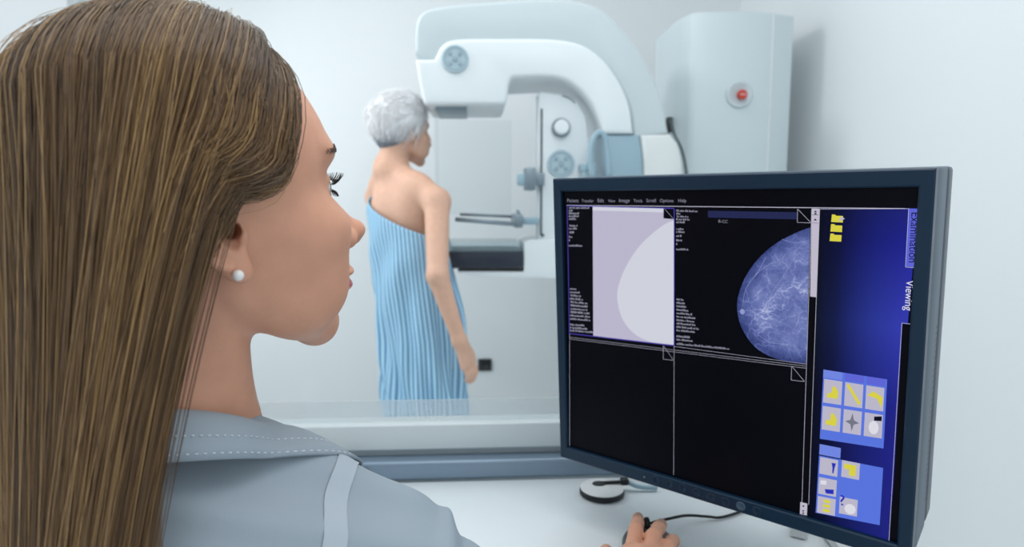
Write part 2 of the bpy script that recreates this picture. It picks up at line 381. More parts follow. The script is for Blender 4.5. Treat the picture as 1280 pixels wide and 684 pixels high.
# pivot housing between arm and column
mk('pivot_collar', prism([P(756, 168.5, YM-.004), P(800, 168.5, YM-.004), P(804, 200, YM-.004), P(806, 300, YM-.004), P(757, 296, YM-.004)], (0, .34, 0), .012, 3), M['bluegrey'], mu, angle=45)
drum = [(800.5, 168.5), (838, 167.5), (848, 180), (855, 205), (859, 240), (860, 300), (855, 360), (840, 400), (801, 410), (806.5, 300), (804.5, 200)]
mk('pivot_drum', prism([P(x, y, YM-.008) for x, y in drum], (0, .35, 0), .014, 3), M['offwhite'], mu, angle=45)
hl = [(741, 222), (738, 196), (741, 176), (748, 166), (755, 170), (759, 190), (761, 222)]
mk('handle', tube([P(x, y, YM-.05) for x, y in hl], .011, 10, 5), M['bluegrey'], mu)
mk('handle_bracket', join(box(P(728, 214, YM-.04), P(746, 204, YM-.04)+np.array([0, .09, 0]), .004), box(P(729, 226, YM-.04), P(733, 214, YM-.04)+np.array([0, .03, 0]), .002), box(P(740, 226, YM-.04), P(744, 214, YM-.04)+np.array([0, .03, 0]), .002)), M['bluegrey'], mu, angle=40)
# column
YC = 2.52
def CX(px): return on_y(px, 120, YC)[0]
xa, xb = on_y(845, 120, YC+.10)[0], on_y(989, 120, YC+.05)[0]
xf0, xf1 = CX(864), CX(962)
foot = [(xa, YC+.42), (xa, YC+.10), (xf0-.006, YC+.018), (xf0, YC+.01)] + [(xf0+(xf1-xf0)*t, YC+.01-.03*sin(pi*(.08+t*.75))) for t in np.linspace(.06, 1, 8)] + [(xf1+.004, YC-.004), (xb-.015, YC+.03), (xb, YC+.06), (xb, YC+.42)]
ztop = on_y(925, 14, YC-.02)[2]
cb = mk('column', prism([np.array([x, y, .0]) for x, y in foot], (0, 0, ztop), .006, 2), M['mach2'], mu, angle=25)
def yfront(x): return float(np.interp(x, [p[0] for p in foot[2:-1]], [p[1] for p in foot[2:-1]]))
mk('edge_strip', box((xf1-.003, yfront(xf1)-.002, .1), (xf1+.0035, yfront(xf1)+.006, ztop-.004), .001), M['offwhite'], cb, smooth=False)
ec = on_y(924, 118, YC-.02); ec[1] = yfront(ec[0])
mk('button_recess', lathe([(.053, -.002), (.052, .005), (.047, .009), (.041, .007), (.034, .0015), (0, .001)], ec, (0, -1, 0), 36), M['mach2'], cb)
es = mk('emergency_button', lathe([(.014, 0), (.014, .012), (.019, .014), (.019, .022), (.016, .026), (0, .026)], ec+np.array([.004, -.002, -.004]), (0, -1, 0), 28), M['red'], cb, angle=40)
mk('arrow_mark', box(ec+np.array([-.006, -.0295, -.0055]), ec+np.array([.014, -.0275, -.0025]), .0005), M['offwhite'], es, smooth=False)
mk('cable_clip', box(P(834, 166, YM+.34), P(841, 146, YM+.34)+np.array([0, .03, 0]), .005), M['rubber'], mu, angle=40)
mk('cable', tube([P(838, 150, YM+.30), P(843, 168, YM+.22), P(851, 184, YM+.05), P(856.5, 206, YM-.01), P(860, 240, YM-.01), P(861, 300, YM)], .0055, 8, 6), M['darkgrey'], mu)
fb = on_y(915, 300, 2.6)[0]
mk('base_plate', box((fb-.85, YM-.05, .001), (fb+.28, YC+.44, .035), .01), M['mach2'], mu, angle=40)

# ------------------------------------------------------------------ monitor
TL, TR, BR, BL = [np.array(v) for v in ((.09717, .81016, 1.20937), (.39224, .53255, 1.20908), (.40726, .54918, .83976), (.11219, .82678, .84005))]
MX = (TR-TL); MW = np.linalg.norm(MX); MX = MX/MW; MZ = (TL-BL); MH = np.linalg.norm(MZ); MZ = MZ/MH; MN = np.cross(MX, MZ); MN /= np.linalg.norm(MN)
MC = (TL+TR+BL+BR)/4                                 # centre of the front; MN points at the viewer
if MN[1] > 0: MN = -MN
def mloc(x, z, d=0): return MC+MX*x+MZ*z+MN*d
def muv(px, py):
    r = ray(px, py); t = np.dot(MC-CC, MN)/np.dot(r, MN); q = CC+r*t-MC; return np.array([q@MX, q@MZ])
ZU_ = np.array([0, 0, 1.])
mo = empty('monitor', (.485, .875, ZD), 'charcoal flat monitor on the desk showing breast scans', 'monitor')
s = [muv(700.3, 239.5), muv(1148.4, 234), muv(1120.5, 681), muv(708, 560.5)]
sx0 = (s[0][0]+s[3][0])/2; sx1 = (s[1][0]+s[2][0])/2; sz1 = (s[0][1]+s[1][1])/2; sz0 = (s[2][1]+s[3][1])/2
def ringmesh(x0, x1, z0, z1, a0, a1, b0, b1, d0, d1, dback):
    V = []; F = []
    def rect(x0, x1, z0, z1, d): return [mloc(x0, z0, d), mloc(x1, z0, d), mloc(x1, z1, d), mloc(x0, z1, d)]
    e = .0015
    loops = [rect(x0, x1, z0, z1, dback), rect(x0, x1, z0, z1, d0-e), rect(x0+e, x1-e, z0+e, z1-e, d0), rect(a0-e, a1+e, b0-e, b1+e, d0), rect(a0, a1, b0, b1, d0-e), rect(a0, a1, b0, b1, d1)]
    for l in loops: V += l
    for i in range(len(loops)-1):
        for k in range(4): F.append([i*4+k, i*4+(k+1) % 4, (i+1)*4+(k+1) % 4, (i+1)*4+k])
    return V, F
hw, hh = MW/2, MH/2
bz = mk('bezel', ringmesh(-hw, hw, -hh, hh, sx0, sx1, sz0, sz1, 0, -.006, -.016), M['bezel'], mo, smooth=False)
mk('side_band', obox(mloc(0, 0, -.050), MX, MN, MZ, (MW-.001, .068, MH-.001), .002), M['bezel2'], mo, angle=40)
mk('groove', obox(mloc(0, 0, -.0855), MX, MN, MZ, (MW-.004, .003, MH-.004)), M['black'], mo, smooth=False)
bh = mk('rear_housing', obox(mloc(0, 0, -.1055), MX, MN, MZ, (MW-.001, .037, MH-.001), .004), M['bezel'], mo, angle=40)
mk('rear_bulge', obox(mloc(0, -.02, -.136), MX, MN, MZ, (MW*.72, .028, MH*.62), .010, 3), M['bezel'], mo, angle=40)
nb = mloc(0, -.03, -.155); po = np.array([.485, .875, ZD])
mk('mount_plate', obox(nb, MX, MN, MZ, (.10, .012, .10), .003), M['bezel'], mo, angle=40)
mk('arm', tube([nb, nb-MN*.03, (po[0], po[1], nb[2])], .016, 12), M['steel'], mo)
mk('post', lathe([(.018, .012), (.018, nb[2]-ZD+.03), (.014, nb[2]-ZD+.035), (0, nb[2]-ZD+.035)], po, n=20), M['steel'], mo, angle=40)
for q in (on_z(998, 674, ZD), on_z(1060, 700, ZD), np.array([po[0]+.035, po[1]+.06, ZD])):
    d_ = q-po; d_[2] = 0; L_ = np.linalg.norm(d_); d_ /= L_; n_ = np.array([-d_[1], d_[0], 0])
    mk('foot', prism([po-n_*.022+ZU_*.0008, po+d_*L_-n_*.010+ZU_*.0008, po+d_*L_+n_*.010+ZU_*.0008, po+n_*.022+ZU_*.0008], (0, 0, .013), .002, 2), M['offwhite'], mo, angle=40)
for k in range(30):                                  # perforations along the side
    mk('vent_slot', obox(mloc(hw-.0008, -.150+.0062*k, -.077), MX, MN, MZ, (.0008, .008, .0026)), M['black'], mo, smooth=False)
bpx = [(805.5, 596.5), (821, 600.5), (837, 606), (853.5, 610.5), (871, 616), (889, 622), (907, 627.5), (926, 633), (946, 639)]
for i, (x, y) in enumerate(bpx):
    u = muv(x, y)
    if i == 0: mk('power_light', lathe([(.0012, 0), (.0012, .0006), (0, .0008)], mloc(u[0], u[1]), MN, 10), M['steel'], mo)
    else: mk('button', lathe([(.0052, -.0002), (.0052, .0003), (.0046, .0011), (.0040, .0011), (.0034, .0004), (0, .0005)], mloc(u[0], u[1]), MN, 20), M['bezel2'] if i == 7 else M['bezel'], mo)
# --- screen
def quad(corn, d):                                   # four image corners -> flat quad on the screen, lying d in front of the panel
    us = [muv(*c) for c in corn]; return [mloc(u[0], u[1], -.006+d) for u in us], [[0, 1, 2, 3]]
def rectq(x0, x1, z0, z1, d): return [mloc(x0, z0, -.006+d), mloc(x1, z0, -.006+d), mloc(x1, z1, -.006+d), mloc(x0, z1, -.006+d)], [[0, 1, 2, 3]]
SM = {k: screen_mat('screen '+k, c, e) for k, c, e in (('black', (1, 2, 5), .8), ('line', (205, 205, 225), .9), ('text', (165, 165, 185), .8), ('violet', (82, 70, 190), 1.0), ('pale', (200, 196, 220), .95),
      ('disc', (218, 220, 232), 1.0), ('bar', (36, 42, 84), 1.0), ('yellow', (226, 218, 70), 1.0), ('tile', (200, 196, 216), .95), ('tabblue', (98, 106, 224), 1.0), ('panelblue', (92, 122, 232), 1.0), ('head', (118, 140, 236), 1.0),
      ('ink', (8, 10, 40), .5), ('inkblue', (40, 50, 190), 1.0), ('white', (230, 230, 240), 1.0), ('grey', (120, 124, 140), 1.0), ('thumb', (200, 194, 212), 1.0))}
scr = mk('screen', obox(mloc((sx0+sx1)/2, (sz0+sz1)/2, -.0075), MX, MN, MZ, (sx1-sx0+.002, .003, sz1-sz0+.002)), SM['black'], mo, smooth=False)
setp(scr, 'dark screen with two breast scans and a blue side panel')
def sq(name, corn, m, d=.0003): return mk(name, quad(corn, d), SM[m] if isinstance(m, str) else m, scr, smooth=False)
def sline(name, a, b, w=.7, m='line', d=.0006):
    ua, ub = muv(*a), muv(*b); t = (ub-ua)/np.linalg.norm(ub-ua); n = np.array([-t[1], t[0]])*w*.00022
    return mk(name, ([mloc(*(ua-n), -.006+d), mloc(*(ub-n), -.006+d), mloc(*(ub+n), -.006+d), mloc(*(ua+n), -.006+d)], [[0, 1, 2, 3]]), SM[m], scr, smooth=False)
def stext(txt, p0, p1, m, d=.0007, rot=False, hscale=1.0):
    """flat lettering on the screen fitted between two image points along its baseline"""
    cu = bpy.data.curves.new('t', 'FONT'); cu.body = txt; to = bpy.data.objects.new('t', cu); COL.objects.link(to)
    dg = bpy.context.evaluated_depsgraph_get(); me = bpy.data.meshes.new_from_object(to.evaluated_get(dg))
    V = np.array([v.co[:] for v in me.vertices]); F = [list(p.vertices) for p in me.polygons]
    bpy.data.objects.remove(to); bpy.data.curves.remove(cu); bpy.data.meshes.remove(me)
    ua, ub = muv(*p0), muv(*p1); t = ub-ua; L_ = np.linalg.norm(t); t = t/L_; n = np.array([-t[1], t[0]])
    w = V[:, 0].max()-V[:, 0].min(); k = L_/w
    W_ = [mloc(*(ua+t*(v[0]-V[:, 0].min())*k+n*v[1]*k*hscale), -.006+d) for v in V]
    return mk('screen_text', (W_, F), SM[m], scr, smooth=False)
# blue side panel with a soft gradient wallpaper
mb = bpy.data.materials.new('blue side panel'); mb.use_nodes = True; N_, L_n = nodes(mb); b_ = N_['Principled BSDF']
b_.inputs['Base Color'].default_value = (.003, .003, .005, 1); b_.inputs['Roughness'].default_value = .3; b_.inputs['Specular IOR Level'].default_value = .06; b_.inputs['Emission Strength'].default_value = .707
at_ = N_.new('ShaderNodeAttribute'); at_.attribute_name = 'px'; a2 = N_.new('ShaderNodeAttribute'); a2.attribute_name = 'py'
r1_ = N_.new('ShaderNodeValToRGB'); e = r1_.color_ramp.elements; e[0].color = lin((4, 8, 28)); e[1].color = lin((36, 40, 150)); x_ = e.new(.22); x_.color = lin((8, 14, 58)); x_ = e.new(.62); x_.color = lin((26, 34, 122))
L_n.new(at_.outputs['Fac'], r1_.inputs[0])
r2_ = N_.new('ShaderNodeValToRGB'); e = r2_.color_ramp.elements; e[0].color = (.75, .75, .75, 1); e[1].color = (.7, .7, .7, 1); x_ = e.new(.66); x_.color = (2.1, 2.3, 1.6, 1); x_ = e.new(.9); x_.color = (.75, .75, 1, 1); x_ = e.new(.42); x_.color = (.8, .8, .9, 1)
L_n.new(a2.outputs['Fac'], r2_.inputs[0])
mm_ = N_.new('ShaderNodeMix'); mm_.data_type = 'RGBA'; mm_.blend_type = 'MULTIPLY'; mm_.inputs[0].default_value = 1
L_n.new(r1_.outputs[0], mm_.inputs[6]); L_n.new(r2_.outputs[0], mm_.inputs[7]); L_n.new(mm_.outputs[2], b_.inputs['Emission Color'])
c00, c10, c01, c11 = [muv(*c) for c in ((1013, 661), (1110, 678), (1023.5, 260), (1146, 261))]
g = 12; V = []; F = []; ax_ = []; ay_ = []
c00 = np.array([c01[0], c00[1]-.01]); c00[1] = sz0; c10 = np.array([c11[0]-.0075, sz0])
for j in range(g+1):
    for i in range(g+1):
        u, v = i/g, j/g; q = (c00*(1-u)+c10*u)*(1-v)+(c01*(1-u)+c11*u)*v; V.append(mloc(*q, -.006+.0003)); ax_.append(u); ay_.append(v)
for j in range(g):
    for i in range(g): F.append([j*(g+1)+i, j*(g+1)+i+1, (j+1)*(g+1)+i+1, (j+1)*(g+1)+i])
mk('side_panel', (V, F), mb, scr, smooth=False, attrs={'px': ax_, 'py': ay_})
# menu words
for w_, a_, b2 in (('Patient', 706, 720), ('Transfer', 724, 739), ('Edit', 744, 752), ('View', 757, 766), ('Image', 771, 784), ('Tools', 789, 800), ('Scroll', 805, 817), ('Options', 822, 839), ('Help', 845, 855)):
    stext(w_, (a_, 253), (b2, 253.2), 'text')
sline('divider', (705, 257), (1130, 261.5), 1.6)
# left scan: white half disc on pale ground
sq('scan_ground', ((738.5, 421), (839.5, 433), (839.5, 261.5), (737.5, 258.5)), 'pale')
sq('scan_header', ((738, 263.5), (827, 266), (827, 261.2), (737.8, 258.8)), 'disc', .0004)
arc = [(839.5, 276), (828, 281), (812, 293), (795, 310), (780, 333), (771, 355), (768.5, 372), (772, 392), (780, 408), (792, 420), (803, 426), (812, 429)]
pts = [muv(*q) for q in catmull([q+(0,) for q in arc], 4)[:, :2]] + [muv(839.5, 432)]
mk('scan_disc', ([mloc(*q, -.006+.0005) for q in pts], [list(range(len(pts)))]), SM['disc'], scr, smooth=False)
sq('corner_box', ((826.5, 273.5), (839.5, 274.5), (839.5, 261.5), (826.5, 261)), 'black', .0006); sline('corner_line', (828, 261.5), (839, 274), .6, d=.0008)
for a_, b2, m_ in (((706, 257.5), (709, 418), 'violet'), ((709, 418), (840, 433.5), 'violet'), ((840, 433.5), (840, 261.5), 'violet'), ((706, 257.5), (840, 261), 'violet')): sline('scan_frame', a_, b2, 2.0, m_, .0009)
# right scan: breast image with veins
mv = bpy.data.materials.new('breast scan'); mv.use_nodes = True; N_, L_n = nodes(mv); b_ = N_['Principled BSDF']
b_.inputs['Base Color'].default_value = (.003, .003, .005, 1); b_.inputs['Roughness'].default_value = .3; b_.inputs['Specular IOR Level'].default_value = .06; b_.inputs['Emission Strength'].default_value = .707
tc_ = N_.new('ShaderNodeTexCoord'); edge = N_.new('ShaderNodeAttribute'); edge.attribute_name = 'edge'
nw = N_.new('ShaderNodeTexNoise'); nw.inputs['Scale'].default_value = 45; nw.inputs['Detail'].default_value = 5; L_n.new(tc_.outputs['Object'], nw.inputs['Vector'])
wv = N_.new('ShaderNodeMix'); wv.data_type = 'RGBA'; wv.inputs[0].default_value = .35; wv.blend_type = 'LINEAR_LIGHT'; wv.inputs[0].default_value = .02
L_n.new(tc_.outputs['Object'], wv.inputs[6]); L_n.new(nw.outputs['Color'], wv.inputs[7])
def vein(scale, lo, hi):
    v = N_.new('ShaderNodeTexVoronoi'); v.feature = 'DISTANCE_TO_EDGE'; v.inputs['Scale'].default_value = scale; L_n.new(wv.outputs[2], v.inputs['Vector'])
    r = N_.new('ShaderNodeMapRange'); r.inputs[1].default_value = 0; r.inputs[2].default_value = lo; r.inputs[3].default_value = hi; r.inputs[4].default_value = 0; L_n.new(v.outputs['Distance'], r.inputs[0]); return r
v1, v2 = vein(60, .07, .34), vein(150, .10, .24)
n3 = N_.new('ShaderNodeTexNoise'); n3.inputs['Scale'].default_value = 60; n3.inputs['Detail'].default_value = 7; L_n.new(tc_.outputs['Object'], n3.inputs['Vector'])
def madd(a, b, op='ADD'):
    n = N_.new('ShaderNodeMath'); n.operation = op
    for i, q in enumerate((a, b)):
        if hasattr(q, 'default_value') or hasattr(q, 'links'): L_n.new(q, n.inputs[i])
        else: n.inputs[i].default_value = q
    return n.outputs[0]
vs = madd(v1.outputs[0], v2.outputs[0]); n3c = madd(madd(n3.outputs['Fac'], .5, 'SUBTRACT'), .9, 'MULTIPLY')
n4 = N_.new('ShaderNodeTexNoise'); n4.inputs['Scale'].default_value = 28; L_n.new(tc_.outputs['Object'], n4.inputs['Vector'])
vs = madd(vs, madd(n4.outputs['Fac'], 1.1, 'MULTIPLY'), 'MULTIPLY')
tot = madd(madd(vs, n3c), madd(edge.outputs['Fac'], .46, 'MULTIPLY'))
rr_ = N_.new('ShaderNodeValToRGB'); e = rr_.color_ramp.elements; e[0].color = lin((54, 66, 124)); e[1].color = lin((196, 204, 240)); x_ = e.new(.32); x_.color = lin((86, 100, 162)); x_ = e.new(.6); x_.color = lin((122, 134, 194))
L_n.new(tot, rr_.inputs[0]); L_n.new(rr_.outputs[0], b_.inputs['Emission Color'])
barc = [(1010.5, 285), (990, 293), (965, 307), (944, 326), (928, 350), (919.5, 375), (920, 396), (927, 416), (942, 436), (962, 448), (985, 454.5), (1006, 457)]
bp_ = [muv(*q) for q in catmull([q+(0,) for q in barc], 4)[:, :2]]; ctr = muv(1008, 372); V = []; F = []; ed = []; nr = 10
for q in bp_:
    for k in range(nr+1):
        t = (k/nr)**.6 if k else 0; V.append(mloc(*(q*(1-t)+ctr*t), -.006+.0004)); dd = np.linalg.norm(q-(q*(1-t)+ctr*t)); ed.append(min(1, dd/.012))
for i in range(len(bp_)-1):
    for k in range(nr): F.append([i*(nr+1)+k, (i+1)*(nr+1)+k, (i+1)*(nr+1)+k+1, i*(nr+1)+k+1])
mk('breast_scan', (V, F), mv, scr, smooth=False, attrs={'edge': ed})
nip = muv(925.5, 391); mk('nipple_mark', ([mloc(nip[0]+cos(t)*.0026, nip[1]+sin(t)*.003, -.006+.0006) for t in np.linspace(0, 2*pi, 13)[:-1]], [list(range(12))]), screen_mat('screen nipple', (150, 160, 212), 1), scr, smooth=False)
# a few bright ducts
for path in (((926, 384), (929, 365), (938, 350), (950, 338), (962, 330), (975, 328)), ((975, 350), (983, 336), (990, 324), (998, 316)), ((975, 350), (966, 362), (960, 372)), ((930, 395), (945, 396), (960, 392), (972, 398)), ((938, 350), (948, 336), (955, 322)), ((983, 336), (976, 326), (980, 318)), ((962, 372), (972, 384), (985, 390)), ((975, 300), (990, 304), (1006, 303)), ((945, 420), (962, 430), (985, 432))):
    q = catmull([p_+(0,) for p_ in path], 5)[:, :2]; us = [muv(*p_) for p_ in q]; V = []; F = []
    for i, u in enumerate(us):
        t = us[min(i+1, len(us)-1)]-us[max(i-1, 0)]; t = t/np.linalg.norm(t); n = np.array([-t[1], t[0]])*(.00014+.00016*random.random()); V += [mloc(*(u-n), -.006+.0006), mloc(*(u+n), -.006+.0006)]
    for i in range(len(us)-1): F.append([2*i, 2*i+2, 2*i+3, 2*i+1])
    mk('duct_line', (V, F), screen_mat('screen duct', (142, 154, 208), 1), scr, smooth=False)
sq('scan_title_bar', ((882, 272.5), (995, 275), (995, 266), (882, 264)), 'bar')
stext('R-CC', (895.5, 279), (907, 279.5), 'text')
sq('corner_box', ((994.5, 278.5), (1011.5, 279.5), (1012, 262), (995, 261.8)), 'black', .0006)
for a_, b2 in (((994.8, 261.8), (994.5, 278.8)), ((994.5, 278.8), (1011, 279.4)), ((995, 262), (1011.5, 279)), ((826.5, 434), (826.5, 450.5)), ((826.5, 450.5), (839, 452)), ((827, 434), (839, 451.5)), ((987.5, 460), (987, 477)), ((987, 477), (1003.5, 479)), ((988, 460), (1003.5, 478.5))): sline('corner_line', a_, b2, .8, d=.0008)
for k in range(3): sline('divider', (709 if k else 840, (420.5 if k else 434.5)+2.2*k), (1005, 457+2.6*k), .7)
sline('divider', (840, 434), (839.5, 596), .8); sline('divider', (709, 418), (709.3, 559), .9)
sline('divider', (1012.5, 262), (1000.5, 632), .9); sline('divider', (1022.5, 262), (1009, 634), .9)
sq('scroll_thumb', ((1010.6, 372), (1018.7, 373), (1022.3, 261.5), (1012.6, 261.2)), 'thumb', .0005)
def tri(c, w, h):
    us = [muv(c[0]-w, c[1]+h), muv(c[0]+w, c[1]+h), muv(c[0], c[1]-h)]; mk('arrow_mark', ([mloc(*u, -.006+.0008) for u in us], [[0, 1, 2]]), SM['ink'], scr, smooth=False)
tri((1017.2, 264.8), 2, 1.2); tri((1017.2, 267.6), 2, 1.2); tri((1017, 275), 2, 1.3); sline('scroll_line', (1012.5, 269.3), (1021.8, 269.6), .6, 'ink', .0008); sline('scroll_line', (1012.3, 279.3), (1021.5, 279.6), .6, 'ink', .0008)
sq('scroll_button', ((998, 645.5), (1006.8, 647.5), (1007.3, 632.5), (998.5, 630.5)), 'thumb', .0006)
tri((1002.4, 636), 1.6, -1.2); tri((1002.2, 642), 1.6, -1.2); tri((1002.2, 645), 1.6, -1.2)
# patient data lines: too small to read in the photo, rows of tiny marks
def data_rows(x0, rows, sl):
    V = []; F = []
    for y, n in rows:
        x = x0
        for k in range(n):
            w = random.choice((1.0, 1.3, 1.5, 1.8))
            if random.random() < .12: x += .8
            hgt = random.choice((1.0, 1.3, 1.6)); yy = y+sl*(x-x0)
            us = [muv(x, yy+.7), muv(x+w, yy+.7+sl*w), muv(x+w, yy+.7-hgt*1.6+sl*w), muv(x, yy+.7-hgt*1.6)]
            kk = len(V); V += [mloc(*u, -.006+.0007) for u in us]; F.append([kk, kk+1, kk+2, kk+3]); x += w+.45
    o = mk('data_lines', (V, F), SM['text'], scr, smooth=False); o['kind'] = 'stuff'
top = [(260.5, 13), (264, 3), (267.5, 7), (271, 7), (274.5, 5), (283, 5), (286.5, 5), (291.5, 3), (297, 3), (301.5, 1), (308, 9)]
bot = [(362, 4), (366.2, 6), (370.4, 7), (374.6, 8), (378.8, 10), (383, 11), (387.2, 11), (391.4, 12), (395.6, 13), (399.8, 13), (407, 9), (411, 11), (414.6, 14)]
data_rows(708, top, .01); data_rows(709.5, bot, .085)
data_rows(842.5, [(y*1.02-1.4, n) for y, n in top], .03); data_rows(843, [(y*1.032+2, n) for y, n in bot[:-1]] + [(431.5, 34)], .10)
# tabs
sq('tab', ((1131, 334.5), (1142.5, 335.5), (1147, 261.8), (1134.6, 261.4)), 'tabblue', .0005)
for a_, b2 in (((1134.5, 261.5), (1130.5, 335)), ((1130.5, 335), (1142.5, 336)), ((1126, 405.5), (1139, 407)), ((1126, 405.5), (1110, 679)), ((1023, 262), (1135, 261.6))): sline('tab_line', a_, b2, .9, d=.0009)
sq('dark_strip', ((1112, 681), (1119.5, 683), (1138.5, 408), (1126.5, 406)), 'black', .0006)
stext('Examination', (1138, 266.5), (1134.4, 329), 'ink', .0009); stext('Viewing', (1131.5, 351.5), (1129.5, 389.5), 'white', .0009)
# folder icons, tool tiles
def folder(x, y):
    us = [muv(*c) for c in ((x-7.5, y+4.2), (x+7, y+5), (x+7.4, y-3.2), (x-1.5, y-3.6), (x-2.2, y-5), (x-6.6, y-5.2))]; mk('folder_icon', ([mloc(*u, -.006+.0007) for u in us], [list(range(6))]), SM['yellow'], scr, smooth=False)
folder(1044.5, 274); folder(1043.5, 286); folder(1042.6, 298)
us = [muv(*c) for c in ((1046, 278), (1049, 271.5), (1054.5, 274))]; mk('pointer', ([mloc(*u, -.006+.0009) for u in us], [[0, 1, 2]]), SM['tile'], scr, smooth=False)
def pan(o, ex, ey, m, d): return None
def panel_grid(o, ex, ey):                           # local frame: pixel basis of a tilted tool panel
    return lambda u, v: (o[0]+ex[0]*u+ey[0]*v, o[1]+ex[1]*u+ey[1]*v)
g1 = panel_grid((1027.5, 464), (80, 12.5), (-4.6, 87))
def gq(name, g, u0, v0, u1, v1, m, d): return sq(name, (g(u0, v1), g(u1, v1), g(u1, v0), g(u0, v0)), m, d)
gq('tool_panel', g1, 0, 0, 1, 1, 'panelblue', .0005); gq('tool_tab', g1, 0, 0, .30, .11, 'head', .0006); gq('tool_tab', g1, .34, 0, .64, .11, 'tabblue', .0006); gq('tool_tab', g1, .68, 0, .98, .11, 'tabblue', .0006)
g2 = panel_grid((1022, 572), (80.5, 16), (-4.3, 72))
gq('tool_panel', g2, 0, 0, 1, 1, 'panelblue', .0005); gq('tool_tab', g2, 0, -.20, .33, -.02, 'head', .0006)
def tile(g, u, v, du, dv): gq('tool_tile', g, u, v, u+du, v+dv, 'tile', .0007)
for j in range(2):
    for i in range(3): tile(g1, .02+.33*i, .13+.39*j, .285, .34)
def poly(g, pts, m, name='tool_icon'): us = [muv(*g(*p_)) for p_ in pts]; mk(name, ([mloc(*u, -.006+.0009) for u in us], [list(range(len(us)))]), SM[m], scr, smooth=False)
for v0 in (.13, .52): poly(g1, ((.08, v0+.26), (.24, v0+.26), (.25, v0+.16), (.19, v0+.08), (.15, v0+.10), (.15, v0+.18), (.08, v0+.20)), 'yellow')
poly(g1, ((.37, .17), (.41, .15), (.61, .40), (.57, .43)), 'yellow'); poly(g1, ((.70, .27), (.80, .20), (.95, .27), (.93, .42), (.86, .30)), 'yellow')
poly(g1, [(.49+.11*cos(t)*(1 if k % 2 == 0 else .35), .69+.13*sin(t)*(1 if k % 2 == 0 else .35)) for k, t in enumerate(np.linspace(0, 2*pi, 9)[:-1])], 'grey')
poly(g1, [(.83+.08*cos(t), .72+.10*sin(t)) for t in np.linspace(0, 2*pi, 11)[:-1]], 'white'); poly(g1, ((.83, .56), (.95, .54), (.95, .61), (.83, .62)), 'ink')
for (u, v) in ((.02, .02), (.36, .0), (.02, .37), (.02, .70), (.36, .64)): tile(g2, u, v, .28, .29)
poly(g2, ((.20, .08), (.27, .08), (.25, .17), (.24, .26), (.22, .26), (.22, .17)), 'inkblue'); poly(g2, ((.40, .05), (.58, .05), (.58, .24), (.48, .24), (.48, .14), (.40, .14)), 'yellow')
poly(g2, ((.12, .56), (.26, .54), (.26, .62), (.14, .63)), 'inkblue'); poly(g2, ((.05, .42), (.14, .41), (.14, .48), (.05, .49)), 'white')
for k in range(3): poly(g2, ((.11, .74+.08*k), (.22, .74+.08*k), (.22, .79+.08*k), (.11, .79+.08*k)), 'yellow')
poly(g2, [(.53+.09*cos(t), .82+.09*sin(t)) for t in np.linspace(0, 2*pi, 11)[:-1]], 'white'); stext('?', g2(.38, .78), g2(.45, .78), 'inkblue', .0009, hscale=.8)

# ------------------------------------------------------------------ round puck and dark object on the desk
pc = on_z(752.5, 609.5, ZD+.010)
pk = empty('round_puck', (pc[0], pc[1], ZD), 'flat round white desk device with black rim and black lever beside the monitor', 'desk device')
mk('base', lathe([(.031, .0004), (.0330, .002), (.0330, .006), (.032, .009), (0, .009)], (pc[0], pc[1], ZD), n=40), M['black'], pk, angle=40)
mk('top', lathe([(.0318, .0088), (.0318, .0098), (.030, .0108), (0, .0108)], (pc[0], pc[1], ZD), n=40), M['offwhite'], pk, angle=40)
v0, v1 = on_z(749, 603.5, ZD+.013), on_z(783, 601, ZD+.015)
mk('lever', join(sphere((v0[0], v0[1], ZD+.0118), (.0105, .0075, .0022)), tube([(v0[0], v0[1], ZD+.0125), (v1[0]-.006, v1[1]-.001, ZD+.014)], .0026, 8), box((v1[0]-.009, v1[1]-.006, ZD+.0095), (v1[0]+.003, v1[1]+.005, ZD+.019), .002)), M['black'], pk, angle=45)
mk('plug', tube([(v1[0]+.003, v1[1], ZD+.012), (v1[0]+.018, v1[1]-.004, ZD+.007), (v1[0]+.045, v1[1]-.006, ZD+.005)], .0035, 8, 4), M['bluegrey'], pk)
bo = on_z(443, 592, ZD)
bk = empty('desk_accessory', (bo[0], bo[1]-.03, ZD), 'black rounded object on the desk half hidden behind the coat collar', 'accessory')
mk('body', lathe([(.030, .0005), (.034, .006), (.034, .016), (.028, .023), (.016, .024), (.012, .019), (0, .019)], (bo[0], bo[1]-.03, ZD), n=28), M['rubber'], bk)
mk('band', tube([(bo[0]-.034, bo[1]-.03, ZD+.010), (bo[0]-.07, bo[1]-.015, ZD+.012), (bo[0]-.11, bo[1]-.04, ZD+.010), (bo[0]-.10, bo[1]-.09, ZD+.006)], .0055, 8, 5), M['black'], bk)

exec_people = True
